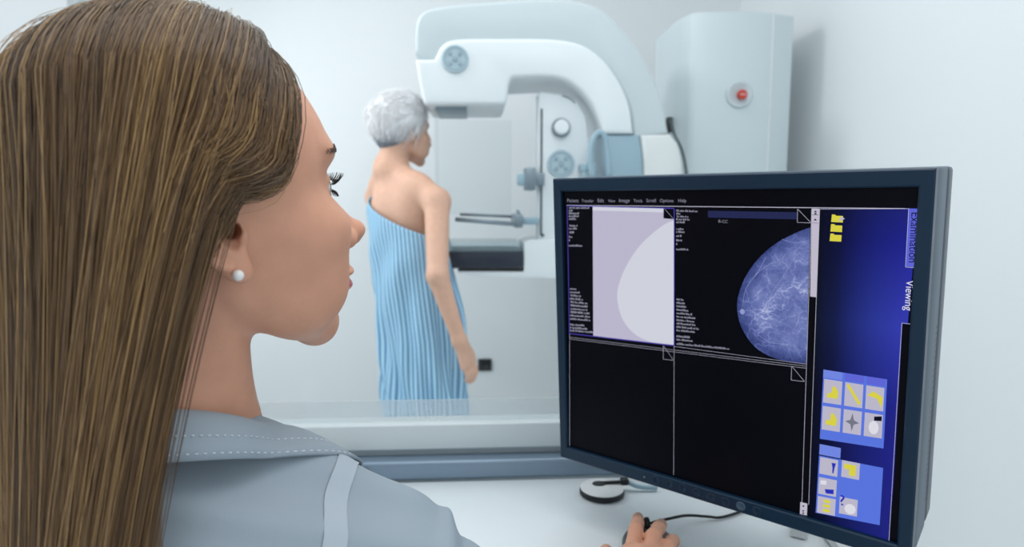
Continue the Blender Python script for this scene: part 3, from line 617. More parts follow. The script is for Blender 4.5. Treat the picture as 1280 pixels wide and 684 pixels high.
# ------------------------------------------------------------------ people: shared head
t_xf = tab([-.13, -.108, -.100, -.088, -.072, -.055, -.035, -.01, .018, .040, .060, .085], [.055, .067, .079, .0875, .0865, .0920, .0955, .090, .082, .0855, .0850, .076], .0035)
t_w = tab([-.12, -.10, -.085, -.06, -.03, .0, .03, .06, .09], [.020, .030, .041, .053, .062, .068, .071, .071, .068], .006)
t_jaw = tab([-.04, -.012, .005, .02, .05, .075, .095], [.02, -.025, -.058, -.073, -.092, -.106, -.109], .006)
EYE = np.array([.0690, .0325, .0185])
def head_sdf(p, ears=True, neck=True):
    x = p[:, 0]; y = np.abs(p[:, 1]); z = p[:, 2]; q = np.stack([x, y, z], 1)
    d = s_ell(q, (-.0085, 0, .046), (.0945, .075, .087))
    xf = t_xf(z); w = t_w(z); c = np.float32(.018); a = np.maximum(np.where(x > c, xf-c, .070), .01)
    k = (np.abs((x-c)/a)**2.25+(y/w)**2.25)**(1/2.25); fc = (k-1)*np.minimum(a, w)
    fc = smax(fc, (t_jaw(x)-z)*.8, .012); fc = smax(fc, (z-.075)*.8, .03)
    d = smin(d, fc, .016)
    d = smin(d, s_ell(q, (.060, .047, -.010), (.026, .019, .019)), .022)             # cheekbone
    d = smin(d, s_ell(q, (.055, .042, -.050), (.026, .014, .026)), .025)             # cheek
    d = smin(d, s_ell(q, (.0735, .026, .043), (.012, .023, .008)), .012)              # brow
    d = smax(d, -s_ell(q, (.0920, .031, .0190), (.018, .017, .0125)), .010)          # eye socket
    d = smin(d, s_ell(q, (.0745, .0, -.090), (.0135, .016, .014)), .014)              # chin
    n = s_cap(q, (.0785, 0, .021), (.1105, 0, -.020), .0052, .0068)                    # nose
    n = smin(n, s_ell(q, (.1135, 0, -.0205), (.0085, .0085, .0075)), .006)
    n = smin(n, s_ell(q, (.1005, .0105, -.0255), (.0095, .0068, .0072)), .006)
    n = smin(n, s_cap(q, (.112, 0, -.0275), (.099, 0, -.034), .0042), .005)
    n = smin(n, s_cap(q, (.083, .008, .002), (.096, .010, -.022), .006), .010)
    d = smin(d, n, .008)
    d = smax(d, -s_ell(q, (.1055, .0075, -.0320), (.006, .0038, .0048)), .003)
    d = smin(d, s_ell(q, (.0965, 0, -.0495), (.0098, .021, .0055)), .004)            # lips
    d = smin(d, s_ell(q, (.0955, 0, -.0605), (.0098, .018, .0062)), .004)
    d = smax(d, -s_cap(q, (.1060, 0, -.0552), (.0925, .022, -.0558), .0010), .002)
    lid = np.sqrt(((q-EYE.astype(np.float32))**2).sum(1))-.0137
    lid = smax(lid, -s_ell(q, EYE+np.array([.014, .0015, -.0005]), (.016, .0125, .0045)), .0015)
    d = smin(d, lid, .004)
    if neck:
        nk = s_cap(q, (-.022, 0, -.02), (-.040, 0, -.125), .053, .0525); nk = smin(nk, s_cap(q, (-.040, 0, -.125), (-.030, 0, -.150), .0525, .050), .01)
        nk = smin(nk, s_cap(q, (-.010, .040, -.035), (.005, .012, -.15), .012, .012), .02)
        d = smin(d, nk, .016)
    if ears:
        qq = q.copy(); qq[:, 1] -= (-qq[:, 0])*.32                                     # ears flare backwards
        qq[:, 0] += (qq[:, 2])*.22
        e = s_ell(qq, (-.008, .0725, .004), (.0165, .0055, .030))
        e = smin(e, s_ell(qq, (-.0025, .0720, -.023), (.0085, .0050, .0095)), .006)
        tt = np.linspace(-2.2, 2.75, 13); rim = [(-.008-.0155*sin(t+.55) if False else -.009+.0155*cos(t+pi*.9), .0775, .007+.0265*sin(t+pi*.9)) for t in np.linspace(-1.9, 1.75, 11)]
        rm = None
        for i in range(10):
            c_ = s_cap(qq, rim[i], rim[i+1], .0032); rm = c_ if rm is None else np.minimum(rm, c_)
        e = smin(e, rm, .003)
        e = smin(e, s_cap(qq, (-.013, .0765, -.010), (-.012, .0765, .016), .0028), .004)
        e = smax(e, -s_ell(qq, (-.001, .0800, .0005), (.0070, .0125, .0125)), .003)     # concha
        e = smin(e, s_ell(qq, (.0060, .0735, -.001), (.0040, .0045, .0065)), .003)       # tragus
        d = smin(d, e, .004)
        d = smax(d, -s_cap(q, (-.002, .092, .001), (.003, .058, .0), .0052), .002)
        d = smax(d, -s_cap(qq, (.001, .090, -.006), (-.005, .074, .008), .0038), .002)
    return d
def frame_from(yaw, pitch, roll):
    y, p, r = radians(yaw), radians(pitch), radians(roll)
    F = np.array([cos(y)*cos(p), sin(y)*cos(p), sin(p)]); R = np.array([sin(y), -cos(y), 0]); U = np.cross(R, F)
    R2 = R*cos(r)+U*sin(r); U2 = U*cos(r)-R*sin(r); return np.stack([F, -R2, U2], 0)      # rows: forward, left, up
def skin_mat(name, rgb, lip, var=.10):
    m = mat(name, rgb, .50, var=var, scale=60, bump=.10, bscale=900, sss=.12, spec=.35); return m
SK = skin_mat('young skin', (210, 156, 129), None); LIP = mat('lips', (176, 96, 104), .35, var=.05, scale=200)
SK2 = skin_mat('older skin', (222, 176, 152), None); NAIL = mat('nail', (226, 170, 160), .25)
def hair_mat(name, c0, c1, c2, rough=.42):
    m = bpy.data.materials.new(name); m.use_nodes = True; N, L = nodes(m); b = N['Principled BSDF']
    a = N.new('ShaderNodeAttribute'); a.attribute_name = 'tone'; r = N.new('ShaderNodeValToRGB'); e = r.color_ramp.elements
    e[0].color = lin(c0); e[1].color = lin(c2); x = e.new(.5); x.color = lin(c1); L.new(a.outputs['Fac'], r.inputs[0]); L.new(r.outputs[0], b.inputs['Base Color'])
    b.inputs['Roughness'].default_value = rough; b.inputs['Specular IOR Level'].default_value = .6; b.inputs['Sheen Weight'].default_value = .15
    return m
def strands(P, r0, r1, tone, sides=3):
    """P (n, m, 3) polylines -> one mesh of thin tapering three-sided tubes, tone per strand"""
    n, m, _ = P.shape; T = np.gradient(P, axis=1); T /= np.linalg.norm(T, axis=2, keepdims=True)+1e-12
    ref = np.array([.31, .87, .38]); u = np.cross(T, ref); u /= np.linalg.norm(u, axis=2, keepdims=True)+1e-9; w = np.cross(T, u)
    s = np.linspace(0, 1, m); rad = ((r0*(1-s**3)+r1*s**3)*(.35+.65*np.minimum(1, s*8)))[None, :, None]
    V = np.stack([P+rad*(u*cos(2*pi*k/sides)+w*sin(2*pi*k/sides)) for k in range(sides)], 2)   # n,m,sides,3
    base = (np.arange(n)[:, None, None]*m+np.arange(m-1)[None, :, None])*sides; k = np.arange(sides)[None, None, :]; k2 = (k+1) % sides
    Q = np.stack([base+k, base+k2, base+sides+k2, base+sides+k], -1).reshape(-1, 4)
    return (V.reshape(-1, 3), Q), np.repeat(tone, m*sides)

# ------------------------------------------------------------------ technician
HO = np.array([-.1874, .4492, 1.168]); HB = frame_from(36.1, 5.4, -4.4)      # head origin and axes
def h2w(q): return HO+np.asarray(q)@HB
def w2h(p): return (p-HO.astype(np.float32))@HB.T.astype(np.float32)
TF = np.array([-.10, .995, 0]); TF /= np.linalg.norm(TF); TR_ = np.array([TF[1], -TF[0], 0])
NB = h2w((-.045, 0, -.135))                                                   # neck base
def tl(f, r, u): return NB+TF*f+TR_*r+np.array([0, 0, u])
SR = tl(.005, .150, -.126); SL = tl(.005, -.150, -.126)
mp = on_z(803, 676, ZD+.02)                                                   # mouse centre
WR = np.array([mp[0]-.035, mp[1]-.115, ZD+.045]); ER = np.array([.155, .455, .755])
WL_ = np.array([-.36, .80, ZD+.035]); EL = np.array([-.47, .53, .755])
def core_sdf(p):
    d = s_cap(p, tl(0, 0, -.035), tl(0, .085, -.098), .053, .050); d = smin(d, s_cap(p, tl(0, 0, -.035), tl(0, -.085, -.098), .053, .050), .03)
    d = smin(d, s_cap(p, tl(0, .06, -.095), SR, .048, .052), .04); d = smin(d, s_cap(p, tl(0, -.06, -.095), SL, .048, .052), .04)
    d = smin(d, s_ell(p, tl(.02, 0, -.24), (.165, .105, .225)), .06)
    d = smin(d, s_ell(p, tl(-.01, .06, -.15), (.085, .075, .11)), .05); d = smin(d, s_ell(p, tl(-.01, -.06, -.15), (.085, .075, .11)), .05)
    d = smin(d, s_cap(p, tl(0, 0, -.35), tl(.0, 0, -.50), .135, .155), .06)
    d = smin(d, s_cap(p, SR, ER, .052, .048), .035); d = smin(d, s_cap(p, ER, WR-(WR-ER)*.12, .047, .040), .02)
    d = smin(d, s_cap(p, SL, EL, .052, .048), .035); d = smin(d, s_cap(p, EL, WL_-(WL_-EL)*.12, .047, .040), .02)
    for s_ in (-1, 1): d = smin(d, s_cap(p, tl(.02, .09*s_, -.56), tl(.34, .11*s_, -.56), .095, .075), .04)
    return d
def coat_sdf(p, wr=True):
    d = core_sdf(p)
    if wr:
        a = p@TR_.astype(np.float32); z = p[:, 2]; f = p@TF.astype(np.float32)
        d = d+.0046*np.sin(38*a+14*np.sin(11*z+6*f))*np.sin(27*z+9*a)+.0016*np.sin(70*(z*.8+a*.5)+5*np.sin(20*f))
        dd = p-SR.astype(np.float32); ax = (TR_*.93-np.array([0, 0, .36])).astype(np.float32); t = dd@ax; rr = np.sqrt(np.maximum((dd*dd).sum(1)-t*t, 0))
        d = d-.004*np.exp(-((t-.034)/.008)**2)*(rr < .075)+.003*np.exp(-((t-.047)/.007)**2)*(rr < .075)     # armhole seam
    d = smax(d, -s_cap(p, tl(.012, 0, -.03), tl(.02, 0, .10), .058), .008)
    return d
pt = empty('person', (NB[0], NB[1], 0), 'woman with long brown hair in a grey coat, seated, watching the monitor', 'person')
# right hand resting on the mouse (plus a plain left hand on the desk)
def hand_sdf(p, pal, fing, wrist, rad):
    d = s_cap(p, wrist, pal[0], .026, .024)
    for q in pal: d = smin(d, s_cap(p, pal[0], q, .017, .0125), .014)
    for ch, r in zip(fing, rad):
        c = s_cap(p, ch[0], ch[1], r*1.08, r); c = smin(c, s_cap(p, ch[1], ch[2], r, r*.95), .003); c = smin(c, s_cap(p, ch[2], ch[3], r*.95, r*.86), .003)
        d = smin(d, c, .006)
    return d
def hz(px, py, z): return on_z(px, py, ZD+z)
hand_f = [[hz(789, 694, .048), hz(794.5, 664, .049), hz(797, 655, .036), hz(797.5, 648, .026)],      # index
          [hz(812, 697, .049), hz(816.5, 671, .049), hz(823, 661, .037), hz(826.5, 656, .028)],      # middle
          [hz(829, 703, .044), hz(835, 684, .040), hz(840.5, 677, .030), hz(843, 676, .018)],        # ring
          [hz(845, 714, .036), hz(853, 700, .029), hz(858, 694, .019), hz(860, 691, .011)],          # little
          [hz(776, 727, .036), hz(764, 706, .028), hz(758, 694, .018), hz(757.5, 689, .011)]]        # thumb
hand_r = [.0083, .0085, .0080, .0070, .0092]
palm = [hz(806, 740, .048)] + [hand_f[k][0] for k in range(4)] + [hz(788, 728, .040)]
fn_h = lambda p: smin(hand_sdf(p, palm, hand_f, palm[0]*.5+WR*.5, hand_r), s_cap(p, WR, palm[0], .027, .026), .02)
allp = np.vstack([np.vstack(hand_f), np.vstack(palm), WR[None]])
lf = [[WL_+np.array([-.03+.018*k, .075, .0]), WL_+np.array([-.032+.02*k, .105, -.004]), WL_+np.array([-.033+.021*k, .128, -.014]), WL_+np.array([-.033+.021*k, .145, -.024])] for k in range(4)]
lf.append([WL_+np.array([.04, .03, -.005]), WL_+np.array([.058, .055, -.012]), WL_+np.array([.064, .075, -.02]), WL_+np.array([.066, .088, -.026])])
lpalm = [WL_+np.array([0, .015, 0])]+[q[0] for q in lf[:4]]+[lf[4][0]]
fn_l = lambda p: smin(hand_sdf(p, lpalm, lf, WL_, [.0078, .008, .0078, .007, .009]), s_cap(p, WL_, WL_+(EL-WL_)*.3, .027, .034), .02)
def near(p, fn, c, rad, far):
    d = np.sqrt(((p-np.asarray(c, np.float32))**2).sum(1)); out = (d-rad+far).astype(np.float32); k = d < rad
    if k.any(): out[k] = fn(p[k])
    return out
def body_sdf(p):
    d = smax(core_sdf(p)+.022, .665-p[:, 2], .01)
    d = smin(d, near(p, lambda q: head_sdf(w2h(q)), HO-np.array([.02, .02, .02]), .24, .03), .012)
    d = smin(d, near(p, fn_h, (palm[0]+hand_f[1][3])/2, .16, .03), .012)
    return smin(d, near(p, fn_l, WL_+np.array([0, .05, 0]), .16, .03), .012)
def split4(V, Q, sel):
    """split the selected quads in four, sharing edge midpoints"""
    S_ = Q[sel]; E_ = np.stack([np.stack([S_[:, k], S_[:, (k+1) % 4]], 1) for k in range(4)], 1).reshape(-1, 2); E_.sort(1)
    key = E_[:, 0].astype(np.int64)*len(V)+E_[:, 1]; uk, inv = np.unique(key, return_inverse=True); a, b = uk//len(V), uk % len(V)
    mid = (V[a]+V[b])/2; cen_ = V[S_].mean(1); n0 = len(V); me_ = (n0+inv).reshape(-1, 4); ci = n0+len(mid)+np.arange(len(S_))
    new = [np.stack([S_[:, k], me_[:, k], ci, me_[:, (k+3) % 4]], 1) for k in range(4)]
    return np.vstack([V, mid, cen_]), np.vstack([Q[~sel]]+new)
def newton(fn, V, h, n=2):
    for _ in range(n):
        p = V.astype(np.float32); f0 = fn(p); G = np.stack([(fn(p+np.float32(h*.5)*e)-fn(p-np.float32(h*.5)*e))/h for e in np.eye(3, dtype=np.float32)], 1)
        V = V-G*np.clip(f0/((G*G).sum(1)+1e-3), -h*.7, h*.7)[:, None]
    return V
Vb, Qb = nets(body_sdf, (-.56, .24, .655), (.285, .99, 1.325), .0026)
cb_ = Vb[Qb].mean(1); hl_c = (cb_-HO)@HB.T
sel = ((hl_c[:, 2] > -.13) & (np.linalg.norm(hl_c-np.array([0, 0, .0]), axis=1) < .16)) | (np.linalg.norm(cb_-(palm[0]+hand_f[1][3])/2, axis=1) < .085)
Vb, Qb = split4(Vb, Qb, sel); nb_old = len(Vb); idx = np.unique(Qb[-4*int(sel.sum()):]); Vb[idx] = newton(body_sdf, Vb[idx], .0013)
# legs and shoes (below the frame)
def leg_sdf(p):
    d = np.full(len(p), 9, np.float32)
    for s_ in (-1, 1):
        k = tl(.36, .11*s_, -.56); a = np.array([k[0], k[1]-.02, .09]); c = s_cap(p, tl(.1, .1*s_, -.57), k, .075, .058); c = smin(c, s_cap(p, k, a, .055, .04), .03)
        c = smin(c, s_cap(p, a+np.array([0, -.02, -.05]), a+np.array([0, .15, -.058]), .034, .028), .02); d = np.minimum(d, c)
    return smax(d, -p[:, 2]+.002, .004)
kk = tl(.2, 0, -.5); Vg, Qg = nets(leg_sdf, (kk[0]-.25, kk[1]-.25, -.01), (kk[0]+.25, kk[1]+.5, .62), .008)
cen = ((Vb-HO)@HB.T)[Qb].mean(1)
lipm = (np.abs(cen[:, 1]) < .0215) & (cen[:, 0] > .0895) & (cen[:, 2] > -.0665+.25*np.abs(cen[:, 1])*.3) & (cen[:, 2] < -.0455-.12*np.abs(cen[:, 1])) & (s_ell(np.stack([cen[:, 0], np.abs(cen[:, 1]), cen[:, 2]], 1).astype(np.float32), (.095, 0, -.0555), (.0135, .0205, .0105)) < 0)
body = mk('body', (Vb, Qb), [SK, LIP], pt, mi=lipm.astype(int))
mk('trousers', (Vg, Qg), mat('white trousers', (206, 214, 220), .8), pt)
# nails
for k in range(5):
    a, b = hand_f[k][2], hand_f[k][3]; t = (b-a)/np.linalg.norm(b-a); up_ = np.array([0, 0, 1.])-t*t[2]; up_ /= np.linalg.norm(up_); sd = np.cross(t, up_); r = hand_r[k]*.86
    Vn = [b+t*(r*(.75*i/4-.15))+up_*r*(1.0-.35*max(0, i/4-.3)**2)*cos(j*.3)*1.01+sd*r*sin(j*.3)*.95 for i in range(5) for j in range(-2, 3)]
    Fn = [[i*5+j, i*5+j+1, i*5+j+6, i*5+j+5] for i in range(4) for j in range(4)]; mk('fingernail', (Vn, Fn), NAIL, pt)
# eyes, lashes, brows
EB = mat('eyeball white', (226, 226, 224), .12); IR = mat('iris', (70, 52, 40), .1)
for s_ in (-1, 1):
    c = np.array([EYE[0], EYE[1]*s_, EYE[2]]); Vs, Fs = sphere((0, 0, 0), .0124, 24, 16); Vs = np.array(Vs)[:, [2, 1, 0]]*np.array([1, 1, 1])
    o = mk('eyeball', (h2w(Vs+c), [f[::-1] for f in Fs]), EB, pt); Vs2 = np.array([[.0124*cos(a)+.0004, .0124*sin(a)*cos(t), .0124*sin(a)*sin(t)] for a in np.linspace(0.01, .46, 6) for t in np.linspace(0, 2*pi, 20, endpoint=False)])
    mk('iris', (h2w(Vs2+c), [[i*20+k, i*20+(k+1) % 20, (i+1)*20+(k+1) % 20, (i+1)*20+k] for i in range(5) for k in range(20)]), IR, o)
LASH = mat('dark lashes', (14, 12, 14), .5); BROW = mat('brown brow hair', (66, 48, 38), .6)
for s_ in (-1, 1):
    L1 = []
    for a in np.linspace(-.85, .95, 46):
        for up_ in ((1, .0092, .0042), (-1, .0045, -.0032)):
            az = a+random.uniform(-.04, .04); root = EYE+np.array([.0136*cos(az*.95), .0125*sin(az), (.0042 if up_[0] > 0 else -.0040)*cos(az*1.2)])
            out = np.array([cos(az*.9), sin(az*1.1)*.9, 0]); ln = up_[1]*random.uniform(.75, 1.1)*(1.15 if az > .2 else 1)
            t = np.linspace(0, 1, 6)[:, None]; c = root+out*ln*t*(1-.25*t)+np.array([0, 0, 1.])*(up_[2]*t**2*1.2-.0012*t*(1-t)*up_[0]*2)
            L1.append(c*np.array([1, s_, 1]))
    (Vs, Qs), tn = strands(np.array([h2w(c) for c in L1]), .00028, .00006, np.zeros(len(L1))); mk('eyelashes', (Vs, Qs), LASH, pt)
    B1 = []
    for k in range(190):
        u = random.random(); yb = .012+.041*u; zb = .0385+.0085*sin(min(1, u*1.35)*pi*.62)-.002*u+random.uniform(-.0026, .0026)*(1-.5*u); xb = .12
        B1.append((yb, zb, u))
    roots = np.array([(0.12, b[0], b[1]) for b in B1], np.float32)
    for _ in range(40): roots[:, 0] -= np.clip(head_sdf(roots, False, False), -.003, .003)*.8
    B2 = []
    for r_, (yb, zb, u) in zip(roots, B1):
        dr = np.array([-.15-.5*u, .8, .42-.75*u]); dr /= np.linalg.norm(dr); t = np.linspace(0, 1, 5)[:, None]; c = r_+dr*t*.0075+np.array([1., .25*u, 0])*(.0016*np.sin(t*2.2)); B2.append(c*np.array([1, s_, 1]))
    (Vs, Qs), tn = strands(np.array([h2w(c) for c in B2]), .00026, .00008, np.zeros(len(B2))); mk('eyebrow', (Vs, Qs), BROW, pt)
# pearl stud
eg = h2w((-.0010, -.0800, -.0250)); PRL = mat('pearl', (236, 236, 232), .12, var=.02, coat=.6); GLD = mat('gold', (200, 160, 90), .25, 1)
ear = mk('earring', sphere(eg, .0034), PRL, pt); setp(ear, 'small white pearl stud'); mk('stud_post', tube([eg, h2w((-.004, -.075, -.024))], .0012, 8), GLD, ear)

# coat
CT = mat('grey blue coat cotton', (146, 160, 170), .75, var=.03, scale=18, bump=.12, bscale=1600)
CT2 = mat('paler coat band', (166, 179, 188), .75, var=.03, scale=18, bump=.12, bscale=1600)
Vc, Qc = nets(lambda p: coat_sdf(p), (-.62, .22, .42), (.30, .95, 1.09), .0042)
coat = mk('coat', (Vc, Qc), CT, pt)
# collar: stand and fall around the neck
def collar_pts(phi):
    """phi 0 = back, pi = front; fold line (upper) and outer edge (lower)"""
    b = (1+cos(phi))/2; sd = sin(phi); f = -cos(phi)
    A = tl(.010+.064*f, .066*sd, -.040+.066*b-.030*(1-b)**2)
    B = tl(.012+.090*f, .092*sd+.006*sd*(1-b), -.060+.062*b-.055*(1-b)**2)
    return A, B
na, nw_ = 73, 9; Vk = []; Fk = []
PH = np.linspace(-pi*.80, pi*.80, na); COLL = []
for phi in PH:
    A, B = collar_pts(phi); inn = A+(tl(.01, 0, 0)*np.array([1, 1, 0])-A*np.array([1, 1, 0]))*.06-np.array([0, 0, .035]); row = []
    for t in np.linspace(0, 1, 4)[:-1]: row.append(inn*(1-t)+A*t)
    for t in np.linspace(0, 1, nw_):
        q = A*(1-t)+B*t; q = q+np.array([0, 0, .010])*sin(pi*t)*.9
        row.append(q)
    row = np.array(row)
    for _ in range(6):
        dd = coat_sdf(row[3:].astype(np.float32), False); push = np.clip(.0055-dd, 0, .01)
        out = row[3:]-tl(.01, 0, -.06); out /= np.linalg.norm(out, axis=1)[:, None]; row[3:] += out*push[:, None]*np.linspace(0, 1, nw_)[:, None]
    COLL.append(row)
COLL = np.array(COLL); nr_ = COLL.shape[1]
for off in (0, 1):
    for i in range(na):
        for j in range(nr_):
            q = COLL[i, j].copy()
            if off:
                n = np.cross(COLL[min(i+1, na-1), j]-COLL[max(i-1, 0), j], COLL[i, min(j+1, nr_-1)]-COLL[i, max(j-1, 0)]); n /= np.linalg.norm(n)+1e-9; q = q-n*.0022
            Vk.append(q)
for off in (0, 1):
    for i in range(na-1):
        for j in range(nr_-1):
            k = off*na*nr_; f = [k+i*nr_+j, k+(i+1)*nr_+j, k+(i+1)*nr_+j+1, k+i*nr_+j+1]; Fk.append(f if off else f[::-1])
for i in range(na-1):
    for j in (0, nr_-1): Fk.append([i*nr_+j, (i+1)*nr_+j, na*nr_+(i+1)*nr_+j, na*nr_+i*nr_+j])
for j in range(nr_-1):
    for i in (0, na-1): Fk.append([i*nr_+j, i*nr_+j+1, na*nr_+i*nr_+j+1, na*nr_+i*nr_+j])
bm = bmesh.new(); me_ = bpy.data.meshes.new('tmp'); me_.from_pydata([tuple(v) for v in Vk], [], Fk); bm.from_mesh(me_); bpy.data.meshes.remove(me_)
col = mk('collar', bmvf(bm), CT, coat)
THR = mat('pale thread', (222, 230, 234), .6)
for fr_ in (.94, .74):
    jj = 3+fr_*(nw_-1); j0 = int(jj); tq = jj-j0; line = COLL[:, j0]*(1-tq)+COLL[:, min(j0+1, nr_-1)]*tq
    line = catmull(line, 4); parts = []
    for i in range(0, len(line)-2, 3):
        c = (line[i]+line[i+2])/2; out = c-tl(.01, 0, -.06); out /= np.linalg.norm(out); parts.append(tube([line[i]+out*.0028, line[i+2]*.6+line[i]*.4+out*.0028], .00035, 5))
    o = mk('stitching', join(*parts), THR, coat); o['kind'] = 'stuff'
# shoulder band lying on the coat
def drape(pts, w, lift, name, m):
    P_ = catmull(pts, 6); V = []; n = len(P_)
    rows = []
    for i in range(n):
        t = P_[min(i+1, n-1)]-P_[max(i-1, 0)]; sdv = np.cross(t, [0, 0, 1.]); sdv /= np.linalg.norm(sdv)+1e-9; rows.append([P_[i]+sdv*w*k for k in (-1, -.5, 0, .5, 1)])
    R_ = np.array(rows).reshape(-1, 3).astype(np.float32)
    for _ in range(40):
        h = 1e-3; G = np.stack([(coat_sdf(R_+h*e)-coat_sdf(R_-h*e))/(2*h) for e in np.eye(3, dtype=np.float32)], 1); d = coat_sdf(R_)-lift; R_ = R_-G*np.clip(d, -.01, .01)[:, None]*.8
    F = [[i*5+j, i*5+j+1, (i+1)*5+j+1, (i+1)*5+j] for i in range(n-1) for j in range(4)]
    mk(name, (R_, F), m, coat)
drape([tl(.03, .126, -.05), tl(.0, .124, -.04), tl(-.04, .121, -.06), tl(-.075, .116, -.12), tl(-.09, .112, -.19)], .010, .0012, 'shoulder_band', CT2)

# hair
HC = np.array([-.006, 0, .044]); HR = np.array([.097, .087, .0935])
def hdir(az, el): return np.array([cos(el)*cos(az), cos(el)*sin(az), sin(el)])
def slerp(a, b, t):
    a = a/np.linalg.norm(a, axis=-1, keepdims=True); b = b/np.linalg.norm(b, axis=-1, keepdims=True); o = np.arccos(np.clip((a*b).sum(-1), -1, 1))[..., None, None]
    t = t[None, :, None]; return (np.sin((1-t)*o)*a[:, None]+np.sin(t*o)*b[:, None])/np.sin(o)
NSEG = 24
def make_paths(side, n, fam, layer):
    """hair paths of one side, in head space then hanging in the world"""
    if fam == 'part':
        u = RNG.random(n); al = np.radians(58+92*u); root = np.stack([np.cos(al), .035*side*np.ones(n), np.sin(al)], 1)
        psi = np.radians(91+89*u**.9+RNG.normal(0, 2.5, n)); tz = -.10+.0*u
    else:
        u = RNG.random(n)
        v = 1-u**1.6; own = RNG.random(n) < .22
        lerp = lambda a, b: np.array(a)+(np.array(b)-np.array(a))*v[:, None]
        GP = [lerp(a, b) for a, b in (((.034, .005, .138), (.060, .014, .122)), ((.018, .045, .128), (.047, .052, .084)), ((.0, .074, .105), (.034, .070, .047)), ((-.010, .082, .075), (.022, .075, .030)), ((-.022, .088, .050), (-.014, .085, .026)))]
        J = RNG.normal(0, .0022, (n, 3)); GP = [g_+J*(.6 if k else .3)+RNG.normal(0, .0012, (n, 3)) for k, g_ in enumerate(GP)]
        GP[0][:, 1] += RNG.random(n)*.016*v
        w_ = RNG.random(n)[:, None]; GP[0] = np.where(own[:, None], GP[1]*w_+GP[2]*(1-w_), GP[0]); GP[1] = np.where(own[:, None], GP[0]*.5+GP[2]*.5-np.array([.004, 0, .002]), GP[1])   # shorter hairs rooted along the temple
        GP = np.stack(GP, 1); D_ = (GP-HC)/HR; D_ /= np.linalg.norm(D_, axis=2, keepdims=True)
        D_ = np.concatenate([2*D_[:, :1]-D_[:, 1:2], D_, 2*D_[:, -1:]-D_[:, -2:-1]], 1); S = []
        for x__ in np.linspace(0, 3.9999, 13):
            k = int(x__); t = x__-k; a, b, c_, d_ = D_[:, k], D_[:, k+1], D_[:, k+2], D_[:, k+3]; S.append(.5*((2*b)+(c_-a)*t+(2*a-5*b+4*c_-d_)*t*t+(3*b-a-3*c_+d_)*t**3))
        S = np.stack(S, 1); S /= np.linalg.norm(S, axis=2, keepdims=True); S[..., 1] *= side; layer = layer-.025; psi = np.radians(np.full(n, 100.)); tz = 0
    tgt = np.stack([np.cos(psi), side*np.sin(psi), tz*np.ones(n)], 1); tgt /= np.linalg.norm(tgt, axis=1, keepdims=True)
    m1 = 13; t1 = np.linspace(0, 1, m1)
    if fam == 'part': S = slerp(root, tgt, t1)
    rs = .945+.055*np.minimum(1, t1*3) if fam != 'part' else .975+.025*np.minimum(1, t1*5)
    lay = layer[:, None, None]
    H = HC+S*HR*(rs[None, :, None]*(1+lay*np.minimum(1, .25+t1*2)[None, :, None]))
    Wp = h2w(H.reshape(-1, 3)).reshape(n, m1, 3)
    end = Wp[:, -1]; tan_ = Wp[:, -1]-Wp[:, -2]; tan_ /= np.linalg.norm(tan_, axis=1, keepdims=True)
    ln = .44+RNG.normal(0, .025, n); m2 = NSEG-m1; t2 = (np.arange(1, m2+1)/m2)
    fwd = HB[0]*np.array([1, 1, 0]); bend = np.exp(-t2*7)
    frontness = np.clip((180-np.degrees(psi))/80, 0, 1)
    drift = -fwd[None]*((.085 if fam == 'part' else .092)*frontness)[:, None]
    Hg = end[:, None]+np.array([0, 0, -1.])*(ln[:, None]*t2[None])[..., None]+tan_[:, None]*((1-bend)*.022)[None, :, None]*np.array([1, 1, 0])+drift[:, None]*(t2**.85)[None, :, None]
    if fam != 'part': Hg = Hg+HB[1]*(-side)*(.016*t2**.4)[None, :, None]
    A_ = np.concatenate([Wp, Hg], 1)
    lo_, it_ = (8, 14) if fam == 'part' else (12, 8)
    for _ in range(it_): A_[:, lo_:20] = A_[:, lo_:20]*.4+.3*(A_[:, lo_-1:19]+A_[:, lo_+1:21])       # ease the turn from the skull into the fall
    return A_
def clumped(side, n, per, fam, spread=.0032):
    lay = RNG.normal(.0, .018, n); G = make_paths(side, n, fam, lay); out = []
    s = np.linspace(0, 1, NSEG); tw = RNG.random((n, 2))*6.28
    wav = .0013*np.sin(s[None]*9+tw[:, :1])*s[None]
    G = G+wav[..., None]*HB[0]+(.0011*np.sin(s[None]*12+tw[:, 1:])*s[None])[..., None]*HB[1]
    for k in range(per):
        o = RNG.normal(0, spread, (n, 1, 3)); o2 = RNG.normal(0, spread*.35, (n, 1, 3)); f = s[None, :, None]
        out.append(G+o*(.25+.75*np.minimum(1, f*2))+o2*np.sin(f*7+k))
    e_ = (G[:, 12]-HO)@HB.T; an_ = np.arctan2(np.abs(e_[:, 1]), -e_[:, 0]); tone_ = .39+RNG.normal(0, .15, n)+.13*np.sin(7*an_+.6)+.09*np.sin(19*an_+2)      # streaks: partly hair colour, partly uneven light painted into the tone
    return np.concatenate(out, 0), np.tile(np.clip(tone_, 0, 1), per)
S_all = []; T_all = []
for side, fam, n, per in ((-1, 'part', 1500, 7), (-1, 'line', 680, 6), (1, 'part', 300, 3), (1, 'line', 80, 3)):
    p_, t_ = clumped(side, n, per, fam); S_all.append(p_); T_all.append(np.clip(t_+RNG.normal(0, .10, len(t_)), 0, 1))
S_all = np.concatenate(S_all); T_all = np.concatenate(T_all)
flat = S_all[:, 13:].reshape(-1, 3).astype(np.float32)
